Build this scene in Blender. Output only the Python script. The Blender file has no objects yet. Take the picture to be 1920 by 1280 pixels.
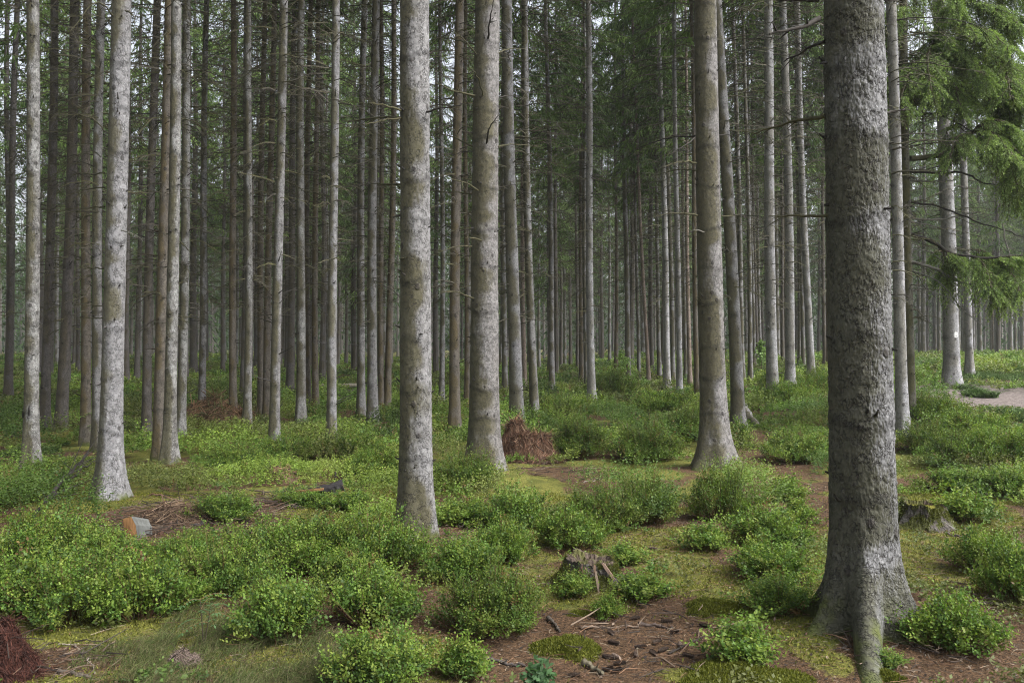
import bpy, math, random
import numpy as np

DENOISE = True
rng = np.random.default_rng(7)
random.seed(7)
C = bpy.context.scene.collection
PI = math.pi
F, CX, HZ, CAMZ = 1600.0, 960.0, 650.0, 1.6      # focal length and horizon in pixels of the 1920 px frame

# ------------------------------------------------------------------ noise
def _h(i, j, k=0, s=0):
    n = (np.asarray(i).astype(np.int64) * 374761393 + np.asarray(j).astype(np.int64) * 668265263
         + np.asarray(k).astype(np.int64) * 2147483647 + s * 974711) & 0xffffffff
    n = ((n ^ (n >> 13)) * 1274126177) & 0xffffffff
    n = ((n ^ (n >> 16)) * 2246822519) & 0xffffffff
    n = n ^ (n >> 15)
    return (n & 0xffffff) / float(0xffffff)

def noise2(x, y, s=0):
    xi, yi = np.floor(x), np.floor(y)
    u, v = x - xi, y - yi
    u, v = u*u*(3-2*u), v*v*(3-2*v)
    a, b = _h(xi, yi, 0, s), _h(xi+1, yi, 0, s)
    c, d = _h(xi, yi+1, 0, s), _h(xi+1, yi+1, 0, s)
    return (a*(1-u)+b*u)*(1-v) + (c*(1-u)+d*u)*v

def fbm2(x, y, s=0, o=3):
    t, a, tot = 0, 1.0, 0
    for k in range(o):
        t = t + a*noise2(x*2**k, y*2**k, s+k*17); tot += a; a *= .5
    return t/tot

def noise3(x, y, z, s=0):
    zi = np.floor(z); w = z - zi; w = w*w*(3-2*w)
    def pl(zz):
        xi, yi = np.floor(x), np.floor(y)
        u, v = x-xi, y-yi
        u, v = u*u*(3-2*u), v*v*(3-2*v)
        return (_h(xi, yi, zz, s)*(1-u)+_h(xi+1, yi, zz, s)*u)*(1-v) + (_h(xi, yi+1, zz, s)*(1-u)+_h(xi+1, yi+1, zz, s)*u)*v
    return pl(zi)*(1-w) + pl(zi+1)*w

def worley3(x, y, z, s=0):
    """distance to the nearest and second nearest cell point, and the nearest cell's random value"""
    xi, yi, zi = np.floor(x), np.floor(y), np.floor(z)
    f1 = np.full(x.shape, 9.0); f2 = np.full(x.shape, 9.0); idv = np.zeros(x.shape)
    for a in (-1, 0, 1):
        for b in (-1, 0, 1):
            for c in (-1, 0, 1):
                i, j, k = xi+a, yi+b, zi+c
                d = np.sqrt((i+_h(i, j, k, s)-x)**2 + (j+_h(i, j, k, s+1)-y)**2 + (k+_h(i, j, k, s+2)-z)**2)
                m = d < f1
                f2 = np.where(m, f1, np.minimum(f2, d)); idv = np.where(m, _h(i, j, k, s+3), idv); f1 = np.where(m, d, f1)
    return f1, f2, idv

def sst(a, b, x):
    t = np.clip((x-a)/(b-a), 0, 1); return t*t*(3-2*t)

def nrm(v):
    return v/np.maximum(np.linalg.norm(v, axis=-1, keepdims=True), 1e-9)

# ------------------------------------------------------------------ geometry collector
class Geo:
    def __init__(self): self.V, self.Q, self.T, self.K, self.n, self.QM, self.TM = [], [], [], [], 0, [], []
    def add(self, V, Q=None, T=None, col=None, mi=0):
        V = np.asarray(V, float).reshape(-1, 3)
        self.V.append(V)
        if col is None: col = (.5, .5, .5)
        col = np.asarray(col, float)
        if col.ndim == 1: col = np.tile(col[None, :3], (len(V), 1))
        self.K.append(col)
        if Q is not None and len(Q):
            Q = np.asarray(Q).reshape(-1, 4); self.Q.append(Q + self.n); self.QM.append(np.full(len(Q), mi))
        if T is not None and len(T):
            T = np.asarray(T).reshape(-1, 3); self.T.append(T + self.n); self.TM.append(np.full(len(T), mi))
        self.n += len(V)
    def mesh(self, name, mats, smooth=False):
        V = np.concatenate(self.V) if self.V else np.zeros((0, 3))
        Q = np.concatenate(self.Q) if self.Q else np.zeros((0, 4), int)
        T = np.concatenate(self.T) if self.T else np.zeros((0, 3), int)
        me = bpy.data.meshes.new(name)
        me.vertices.add(len(V)); me.vertices.foreach_set('co', V.astype(np.float32).ravel())
        nl = Q.size + T.size
        me.loops.add(nl); me.loops.foreach_set('vertex_index', np.concatenate([Q.ravel(), T.ravel()]).astype(np.int32))
        nf = len(Q) + len(T); me.polygons.add(nf)
        st = np.concatenate([np.arange(len(Q))*4, len(Q)*4 + np.arange(len(T))*3]).astype(np.int32)
        me.polygons.foreach_set('loop_start', st)
        mi = np.concatenate(self.QM + self.TM) if nf else np.zeros(0)
        me.polygons.foreach_set('material_index', mi.astype(np.int32))
        me.polygons.foreach_set('use_smooth', np.full(nf, bool(smooth)))
        K = np.concatenate(self.K)
        at = me.color_attributes.new('Col', 'FLOAT_COLOR', 'POINT')
        at.data.foreach_set('color', np.concatenate([K, np.ones((len(K), 1))], 1).astype(np.float32).ravel())
        for m in (mats if isinstance(mats, (list, tuple)) else [mats]): me.materials.append(m)
        me.update(); me.validate()
        return me
    def build(self, name, mats, parent=None, smooth=False, loc=(0, 0, 0)):
        return link(name, self.mesh(name, mats, smooth), parent, loc)

def link(name, me, parent=None, loc=(0, 0, 0), rz=0, sc=None):
    o = bpy.data.objects.new(name, me); C.objects.link(o)
    if parent: o.parent = parent
    o.location = loc
    if rz: o.rotation_euler = (0, 0, rz)
    if sc is not None: o.scale = sc
    return o

def thing(name, label, cat, loc=(0, 0, 0), rz=0, group=None):
    o = bpy.data.objects.new(name, None); C.objects.link(o)
    o.location = loc; o.rotation_euler = (0, 0, rz); o.empty_display_size = .2
    o['label'] = label; o['category'] = cat
    if group: o['group'] = group
    return o

def tag(o, label=None, cat=None, group=None, kind=None):
    if label: o['label'] = label
    if cat: o['category'] = cat
    if group: o['group'] = group
    if kind: o['kind'] = kind
    return o

def tubes(g, P, R, sides=4, col=None, mi=0, cap=False):
    """P (m,n,3) centre lines, R (m,n) radii"""
    P = np.asarray(P, float); R = np.asarray(R, float)
    if P.ndim == 2: P = P[None]; R = R[None]
    m, n, _ = P.shape
    T = np.gradient(P, axis=1); T = nrm(T)
    ref = np.where(np.abs(T[..., 2:3]) > .9, np.array([1., 0, 0]), np.array([0, 0, 1.]))
    U = nrm(np.cross(T, ref)); W = np.cross(T, U)
    a = np.arange(sides)*2*PI/sides
    V = P[:, :, None, :] + R[:, :, None, None]*(np.cos(a)[None, None, :, None]*U[:, :, None, :] + np.sin(a)[None, None, :, None]*W[:, :, None, :])
    idx = np.arange(m*n*sides).reshape(m, n, sides)
    nx = np.roll(idx, -1, axis=2)
    Q = np.stack([idx[:, :-1], nx[:, :-1], nx[:, 1:], idx[:, 1:]], -1).reshape(-1, 4)
    if col is not None:
        col = np.asarray(col, float)
        if col.ndim == 2: col = np.repeat(col, n*sides, axis=0)
    g.add(V.reshape(-1, 3), Q=Q, col=col, mi=mi)
    if cap:
        for e in (0, n-1):
            Vc = np.concatenate([V[:, e], P[:, e:e+1]], 1)
            k = np.arange(m)[:, None, None]*(sides+1)
            s = np.arange(sides)
            Tt = np.stack([s, (s+1) % sides, np.full(sides, sides)], -1)[None] + k
            cc = None if col is None else (col if col.ndim == 1 else np.repeat(col.reshape(m, -1, 3)[:, 0], sides+1, axis=0))
            g.add(Vc.reshape(-1, 3), T=Tt.reshape(-1, 3), col=cc, mi=mi)

def leaves(g, B, D, N, L, W, col, mid=.45, mi=0):
    B = np.asarray(B); D = nrm(np.asarray(D)); S = nrm(np.cross(D, N))
    L = np.broadcast_to(np.asarray(L, float), (len(B),))[:, None]; W = np.broadcast_to(np.asarray(W, float), (len(B),))[:, None]
    V = np.stack([B, B + D*L*mid + S*W/2, B + D*L, B + D*L*mid - S*W/2], 1).reshape(-1, 3)
    Q = np.arange(len(B)*4).reshape(-1, 4)
    g.add(V, Q=Q, col=np.repeat(col, 4, axis=0), mi=mi)

def rdir(n):
    v = rng.normal(size=(n, 3)); return nrm(v)

def smooth_path(pts, n):
    """Catmull-Rom through pts"""
    p = np.asarray(pts, float)
    p = np.concatenate([[2*p[0]-p[1]], p, [2*p[-1]-p[-2]]])
    out = []
    for t in np.linspace(0, len(p)-3-1e-6, n):
        i = int(t); u = t - i
        a, b, c, d = p[i:i+4]
        out.append(.5*((2*b) + (c-a)*u + (2*a-5*b+4*c-d)*u*u + (3*b-a-3*c+d)*u**3))
    return np.array(out)

# ------------------------------------------------------------------ materials
def new_mat(name):
    m = bpy.data.materials.new(name); m.use_nodes = True
    nt = m.node_tree; nt.nodes.clear()
    out = nt.nodes.new('ShaderNodeOutputMaterial')
    return m, nt, out

class N:
    def __init__(s, nt): s.nt = nt
    def n(s, t, **kw):
        nd = s.nt.nodes.new(t)
        for k, v in kw.items(): setattr(nd, k, v)
        return nd
    def l(s, a, b): s.nt.links.new(a, b)
    def val(s, sock, v):
        if hasattr(v, 'is_output') or hasattr(v, 'links'): s.l(v, sock)
        else: sock.default_value = v
    def math(s, op, a, b=None, c=None, clamp=False):
        m = s.n('ShaderNodeMath', operation=op); m.use_clamp = clamp
        s.val(m.inputs[0], a)
        if b is not None: s.val(m.inputs[1], b)
        if c is not None: s.val(m.inputs[2], c)
        return m.outputs[0]
    def mix(s, f, a, b, mode='MIX'):
        m = s.n('ShaderNodeMix', data_type='RGBA', blend_type=mode)
        s.val(m.inputs[0], f)
        for k, v in ((6, a), (7, b)):
            if isinstance(v, tuple): m.inputs[k].default_value = v if len(v) == 4 else (*v, 1)
            else: s.l(v, m.inputs[k])
        return m.outputs[2]
    def ramp(s, v, a, b):
        m = s.n('ShaderNodeMapRange', interpolation_type='SMOOTHSTEP')
        s.l(v, m.inputs[0]); m.inputs[1].default_value = a; m.inputs[2].default_value = b
        return m.outputs[0]
    def noise(s, vec, scale, detail=3, rough=.55, dist=0.):
        m = s.n('ShaderNodeTexNoise'); s.l(vec, m.inputs['Vector'])
        m.inputs['Scale'].default_value = scale; m.inputs['Detail'].default_value = detail
        m.inputs['Roughness'].default_value = rough; m.inputs['Distortion'].default_value = dist
        return m.outputs[0]
    def mapping(s, vec, sc=(1, 1, 1), loc=(0, 0, 0)):
        m = s.n('ShaderNodeMapping'); s.l(vec, m.inputs[0]); m.inputs['Scale'].default_value = sc; m.inputs['Location'].default_value = loc
        return m.outputs[0]
    def vor(s, vec, scale, feature='F1', rnd=1.):
        m = s.n('ShaderNodeTexVoronoi', feature=feature); s.l(vec, m.inputs['Vector'])
        m.inputs['Scale'].default_value = scale; m.inputs['Randomness'].default_value = rnd
        return m

def leaf_mat(name, trans=.28, rough=.5, spec=.35, gain=1.0):
    m, nt, out = new_mat(name); k = N(nt)
    a = k.n('ShaderNodeAttribute', attribute_name='Col')
    col = k.mix(1.0, a.outputs['Color'], (gain, gain, gain), 'MULTIPLY')
    p = k.n('ShaderNodeBsdfPrincipled'); k.l(col, p.inputs['Base Color'])
    p.inputs['Roughness'].default_value = rough; p.inputs['Specular IOR Level'].default_value = spec
    if trans > 0:
        t = k.n('ShaderNodeBsdfTranslucent'); k.l(k.mix(1.0, col, (1.15, 1.25, .7), 'MULTIPLY'), t.inputs[0])
        mx = k.n('ShaderNodeMixShader'); mx.inputs[0].default_value = trans
        k.l(p.outputs[0], mx.inputs[1]); k.l(t.outputs[0], mx.inputs[2]); k.l(mx.outputs[0], out.inputs[0])
    else: k.l(p.outputs[0], out.inputs[0])
    return m

def bark_mat(name, base=(.20, .175, .165), pale=(.40, .385, .385), algae=.6, lichen=.5, olive=(.105, .085, .036), plates=28., bump=1., moss_h=.45, speck=.5):
    m, nt, out = new_mat(name); k = N(nt)
    tc = k.n('ShaderNodeTexCoord'); ge = k.n('ShaderNodeNewGeometry'); oi = k.n('ShaderNodeObjectInfo')
    off = k.n('ShaderNodeVectorMath', operation='SCALE'); off.inputs[0].default_value = (13.1, 7.7, 29.3); k.l(oi.outputs['Random'], off.inputs['Scale'])
    ad = k.n('ShaderNodeVectorMath', operation='ADD'); k.l(tc.outputs['Object'], ad.inputs[0]); k.l(off.outputs[0], ad.inputs[1])
    v = ad.outputs[0]
    vz = k.mapping(v, (1, 1, .75))
    nz = k.n('ShaderNodeTexNoise'); k.l(vz, nz.inputs['Vector']); nz.inputs['Scale'].default_value = 22; nz.inputs['Detail'].default_value = 3
    dv = k.n('ShaderNodeVectorMath', operation='MULTIPLY_ADD'); k.l(nz.outputs['Color'], dv.inputs[0]); dv.inputs[1].default_value = (.075,)*3; k.l(vz, dv.inputs[2])
    vv = dv.outputs[0]
    edge = k.vor(vv, plates, 'DISTANCE_TO_EDGE'); cell = k.vor(vv, plates, 'F1')
    crack = k.math('MAXIMUM', k.ramp(edge.outputs['Distance'], .0, .11), k.ramp(k.noise(v, 16, 2, .5), .44, .56))      # 0 in the cracks, which come and go
    patch = k.ramp(k.noise(k.mapping(v, (1, 1, .5)), 5.5, 6, .74), .32, .72)
    band = k.ramp(k.noise(k.mapping(v, (.25, .25, 1.3)), 1.5, 2, .5), .42, .60)
    fine = k.noise(v, 55, 4, .65)
    col = k.mix(k.math('MULTIPLY', k.math('MULTIPLY_ADD', patch, .6, k.math('MULTIPLY', band, .4)), lichen, clamp=True), base, pale)
    # plates vary in tone
    ct = k.n('ShaderNodeSeparateColor'); k.l(cell.outputs['Color'], ct.inputs[0])
    col = k.mix(k.math('MULTIPLY', ct.outputs[0], .55), col, tuple(c*.55 for c in base))
    col = k.mix(k.math('MULTIPLY', k.ramp(fine, .56, .70), speck), col, tuple(min(.62, c*1.45) for c in pale))
    col = k.mix(k.math('MULTIPLY', k.ramp(k.noise(v, 38, 4, .65), .53, .66), .62), col, tuple(c*.34 for c in base))
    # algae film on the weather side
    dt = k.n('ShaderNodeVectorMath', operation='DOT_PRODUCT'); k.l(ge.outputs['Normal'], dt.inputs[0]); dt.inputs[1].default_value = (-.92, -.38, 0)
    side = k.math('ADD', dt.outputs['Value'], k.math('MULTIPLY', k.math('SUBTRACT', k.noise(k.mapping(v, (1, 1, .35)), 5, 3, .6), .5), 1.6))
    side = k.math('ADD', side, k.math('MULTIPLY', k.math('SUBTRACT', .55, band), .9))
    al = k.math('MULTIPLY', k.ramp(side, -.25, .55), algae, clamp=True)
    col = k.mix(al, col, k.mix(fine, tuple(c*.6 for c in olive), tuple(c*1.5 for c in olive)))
    # knots
    kv = k.vor(k.mapping(v, (1, 1, .8)), 5.5, 'F1')
    knot = k.ramp(kv.outputs['Distance'], .16, .08)
    col = k.mix(k.math('MULTIPLY', knot, .75), col, (.035, .03, .028))
    col = k.mix(k.math('MULTIPLY', k.math('SUBTRACT', 1.0, crack), .75), col, (.030, .027, .025))
    # moss at the foot
    sx = k.n('ShaderNodeSeparateXYZ'); k.l(tc.outputs['Object'], sx.inputs[0])
    mz = k.math('SUBTRACT', k.math('MULTIPLY_ADD', k.noise(v, 6, 4, .6), 1.3, -.35), k.math('DIVIDE', sx.outputs[2], moss_h))
    col = k.mix(k.ramp(mz, -.05, .35), col, k.mix(fine, (.03, .04, .008), (.10, .115, .025)))
    wa = k.n('ShaderNodeAttribute', attribute_name='Col'); col = k.mix(1., col, k.mix(1., wa.outputs['Color'], (2., 2., 2.), 'MULTIPLY'), 'MULTIPLY')
    p = k.n('ShaderNodeBsdfPrincipled'); k.l(col, p.inputs['Base Color']); p.inputs['Roughness'].default_value = .82; p.inputs['Specular IOR Level'].default_value = .3
    # plates with lifted, slightly tilted faces
    h = k.math('ADD', k.math('MULTIPLY', crack, .6), k.math('MULTIPLY', ct.outputs[1], .5))
    h = k.math('ADD', h, k.math('MULTIPLY', fine, .28))
    h = k.math('ADD', h, k.math('MULTIPLY', knot, .9))
    b = k.n('ShaderNodeBump'); b.inputs['Strength'].default_value = .85; b.inputs['Distance'].default_value = .009*bump
    k.l(h, b.inputs['Height']); k.l(b.outputs[0], p.inputs['Normal'])
    k.l(p.outputs[0], out.inputs[0])
    return m

def attr_mat(name, rough=.85, nscale=40., amt=.5, bump=.004, spec=.25, stretch=(1, 1, 1)):
    """vertex colour broken up by noise and bump"""
    m, nt, out = new_mat(name); k = N(nt)
    a = k.n('ShaderNodeAttribute', attribute_name='Col'); tc = k.n('ShaderNodeTexCoord')
    v = k.mapping(tc.outputs['Object'], stretch)
    f = k.noise(v, nscale, 4, .65)
    g = k.noise(v, nscale*.18, 3, .6)
    d = k.mix(k.math('MULTIPLY', k.ramp(f, .35, .7), amt), a.outputs['Color'], k.mix(1., a.outputs['Color'], (.35, .33, .3), 'MULTIPLY'))
    d = k.mix(k.math('MULTIPLY', k.ramp(g, .4, .7), amt), d, k.mix(1., a.outputs['Color'], (1.5, 1.5, 1.5), 'MULTIPLY'))
    p = k.n('ShaderNodeBsdfPrincipled'); k.l(d, p.inputs['Base Color']); p.inputs['Roughness'].default_value = rough; p.inputs['Specular IOR Level'].default_value = spec
    b = k.n('ShaderNodeBump'); b.inputs['Strength'].default_value = .8; b.inputs['Distance'].default_value = bump
    k.l(f, b.inputs['Height']); k.l(b.outputs[0], p.inputs['Normal']); k.l(p.outputs[0], out.inputs[0])
    return m

M = {}
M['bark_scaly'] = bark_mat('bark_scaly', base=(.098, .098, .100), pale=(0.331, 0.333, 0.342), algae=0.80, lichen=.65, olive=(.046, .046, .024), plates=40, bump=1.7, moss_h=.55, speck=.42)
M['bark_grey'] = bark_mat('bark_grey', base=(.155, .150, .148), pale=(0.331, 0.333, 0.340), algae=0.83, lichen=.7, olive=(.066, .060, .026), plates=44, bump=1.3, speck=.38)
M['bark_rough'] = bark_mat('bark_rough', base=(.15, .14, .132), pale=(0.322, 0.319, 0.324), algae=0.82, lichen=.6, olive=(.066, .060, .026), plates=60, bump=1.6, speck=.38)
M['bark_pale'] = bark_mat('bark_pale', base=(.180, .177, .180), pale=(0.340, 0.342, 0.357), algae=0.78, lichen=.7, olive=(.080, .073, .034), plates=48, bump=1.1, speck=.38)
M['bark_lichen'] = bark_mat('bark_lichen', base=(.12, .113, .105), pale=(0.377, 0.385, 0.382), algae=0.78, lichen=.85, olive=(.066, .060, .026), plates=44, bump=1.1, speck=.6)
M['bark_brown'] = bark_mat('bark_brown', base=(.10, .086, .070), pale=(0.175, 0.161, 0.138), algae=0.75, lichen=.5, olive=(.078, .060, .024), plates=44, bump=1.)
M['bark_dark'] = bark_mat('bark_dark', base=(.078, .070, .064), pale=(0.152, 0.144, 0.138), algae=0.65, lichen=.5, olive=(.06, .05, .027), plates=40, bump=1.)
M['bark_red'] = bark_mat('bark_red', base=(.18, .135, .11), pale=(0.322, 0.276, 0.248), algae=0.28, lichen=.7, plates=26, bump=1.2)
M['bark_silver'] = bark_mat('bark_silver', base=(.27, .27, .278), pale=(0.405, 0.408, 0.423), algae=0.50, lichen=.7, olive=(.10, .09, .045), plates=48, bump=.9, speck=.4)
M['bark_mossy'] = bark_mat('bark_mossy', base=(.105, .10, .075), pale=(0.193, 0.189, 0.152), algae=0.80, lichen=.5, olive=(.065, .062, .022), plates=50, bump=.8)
M['twig'] = attr_mat('twig', rough=.85, nscale=30, amt=.5)
M['needles'] = leaf_mat('needles', trans=.32, rough=.6, spec=.15)
M['bough_needles'] = leaf_mat('bough_needles', trans=.30, rough=.6, spec=.15, gain=1.45)
M['bilberry'] = leaf_mat('bilberry', trans=.34, rough=.5, spec=.2)
M['grass'] = leaf_mat('grass', trans=.25, rough=.6, spec=.12)
M['litter'] = leaf_mat('litter', trans=0, rough=.8, spec=.2)
M['wood'] = attr_mat('wood', rough=.8, nscale=36, amt=.6, bump=.006, stretch=(1, 1, .25))
M['mosscushion'] = attr_mat('moss_cushion', rough=.95, nscale=90, amt=.6, bump=.012, spec=.1)
M['plate'] = attr_mat('enamel_plate', rough=.4, nscale=8, amt=.04, bump=.0002, spec=.5)

# ------------------------------------------------------------------ terrain
MOUNDS = []          # (x, y, radius, height)
def gz0(x, y):
    x = np.asarray(x, float); y = np.asarray(y, float)
    r = .85*sst(2.5, 12, x)*sst(6, 17, y)
    r = r + .16*(fbm2(x/4.2+3, y/4.2+9, 5, 2)-.5)*sst(5, 9, y)
    r = r + .55*sst(30, 80, y)*sst(0, -25, x)
    return r
def gz(x, y):
    z = gz0(x, y)
    for (mx, my, r, h) in MOUNDS:
        z = z + h*np.exp(-((x-mx)**2+(y-my)**2)/(r*r))
    z = z + .05*(fbm2(x/.55, y/.55, 31, 3)-.5)
    return z
def at(px, py, off=0., f=gz0):
    t = np.geomspace(1.5, 300, 1500)
    X = (px-CX)/F*t; Z = CAMZ + (HZ-py)/F*t
    d = Z - f(X, t) - off
    i = np.argmax(d < 0)
    if d[i] >= 0: i = len(t)-1
    a, b = t[i-1], t[i]
    w = d[i-1]/(d[i-1]-d[i]+1e-9); y = a+(b-a)*w
    return float((px-CX)/F*y), float(y), float(f(np.array([(px-CX)/F*y]), np.array([y]))[0])
def P(px, py, Y):
    return np.array([(px-CX)/F*Y, Y, CAMZ+(HZ-py)/F*Y])

# ------------------------------------------------------------------ shared tree parts
def bare_crown_mesh(i, zlo, zhi, dense=1.):
    g = Geo(); z = zlo
    while z < zhi:
        n = rng.integers(6, 11)
        fz = (z-zlo)/(zhi-zlo)
        for q in range(n):
            if rng.random() > dense: continue
            a = rng.random()*2*PI; L = (.5+2.0*fz)*rng.uniform(.35, 1.35)
            d = np.array([math.cos(a), math.sin(a), 0])
            t = np.linspace(0, 1, 6)[:, None]
            up = rng.uniform(-.08, .22); dr = rng.uniform(.08, .38)
            z0 = z + rng.uniform(-.12, .12)
            wob = rng.normal(size=(6, 3))*.012*L; wob[0] = 0
            pts = np.array([0, 0, z0]) + d*(.08+t*L) + np.array([0, 0, 1])*(up*t*L - dr*t*t*L) + wob
            ol = rng.random(); c = np.array([.10, .098, .045])*ol + np.array([.105, .095, .08])*(1-ol)
            c = c*rng.uniform(.3, .95)
            tubes(g, pts, np.linspace(.0105, .0045, 6)*rng.uniform(.7, 1.25), 3, c)
            ns = rng.integers(2, 6)
            for s in range(ns):
                k = rng.uniform(.25, .95); p0 = np.array([np.interp(k, t[:, 0], pts[:, u]) for u in range(3)])
                sd = nrm(d*rng.uniform(.3, 1)+np.cross(d, [0, 0, 1])*rng.choice([-1, 1])*rng.uniform(.5, 1)+np.array([0, 0, rng.uniform(-.7, .2)]))
                l = L*rng.uniform(.15, .4)
                tt = np.linspace(0, 1, 3)[:, None]
                pp = p0 + sd*tt*l + np.array([0, 0, -.15])*tt*tt*l
                tubes(g, pp, np.array([.006, .004, .0025]), 3, c)
        z += rng.uniform(.35, .6)
    return g.mesh('bare_crown', [M['twig']])

def crown_mesh(i, Hc, R0):
    g = Geo(); z = 0.
    BB, DD, NN, LL, WW, CC = [], [], [], [], [], []
    while z < Hc:
        fz = z/Hc
        R = R0*(1-fz)**.8*(.65+.35*min(1, fz*5)) + .15
        n = 5 if fz < .85 else 4
        for q in range(n):
            if rng.random() < .37: continue
            a = rng.random()*2*PI; L = R*rng.uniform(.55, 1.15)
            d = np.array([math.cos(a), math.sin(a), 0]); s = np.array([-d[1], d[0], 0])
            t = np.linspace(0, 1, 7)
            pts = np.array([0, 0, z+rng.uniform(-.15, .15)]) + d*(t[:, None]*L) + np.array([0, 0, 1])*((.15*t-.55*t*t+.15*t**3)*L)[:, None]
            tubes(g, pts, np.linspace(.02, .005, 7), 3, (.09, .075, .055), mi=1)
            m = max(6, int(L*21))
            tk = rng.uniform(.22, 1, m)
            p0 = np.stack([np.interp(tk, t, pts[:, u]) for u in range(3)], 1)
            sg = rng.choice([-1, 1], m)
            hang = rng.uniform(.2, 1.1, m)
            dd = nrm(d[None]*rng.uniform(.2, .9, m)[:, None] + s[None]*(sg*rng.uniform(.3, 1, m))[:, None] - np.array([0, 0, 1])*hang[:, None])
            ln = rng.uniform(.22, .5, m)*(1.15-tk*.5)
            tone = rng.random()
            c = np.array([.052, .090, .031])*(1-tone) + np.array([.130, .195, .054])*tone
            for u in range(3):
                f = u/3.
                b0 = p0 + dd*(ln*f)[:, None] + np.array([0, 0, -1])*((f*f*.25*ln))[:, None]
                d1 = nrm(dd + np.array([0, 0, -.35*f]) + rng.normal(size=(m, 3))*.28)
                BB.append(b0); DD.append(d1); NN.append(rdir(m)); LL.append(ln*.62); WW.append(rng.uniform(.032, .066, m))
                CC.append(c[None]*rng.uniform(.6, 1.4, (m, 1))*np.array([[1, 1, 1]]) + np.array([[.018, .03, .004]])*(u == 2)*rng.random((m, 1)))
        z += rng.uniform(.3, .5)
    leaves(g, np.concatenate(BB), np.concatenate(DD), np.concatenate(NN), np.concatenate(LL), np.concatenate(WW), np.concatenate(CC), mid=.5)
    return g.mesh('crown', [M['needles'], M['twig']])

CROWNS = [crown_mesh(i, 14., 1.9+.25*(i % 3)) for i in range(6)]
BARE = [bare_crown_mesh(i, 2.4, 12.) for i in range(7)]                # for trees seen from some way off

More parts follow.
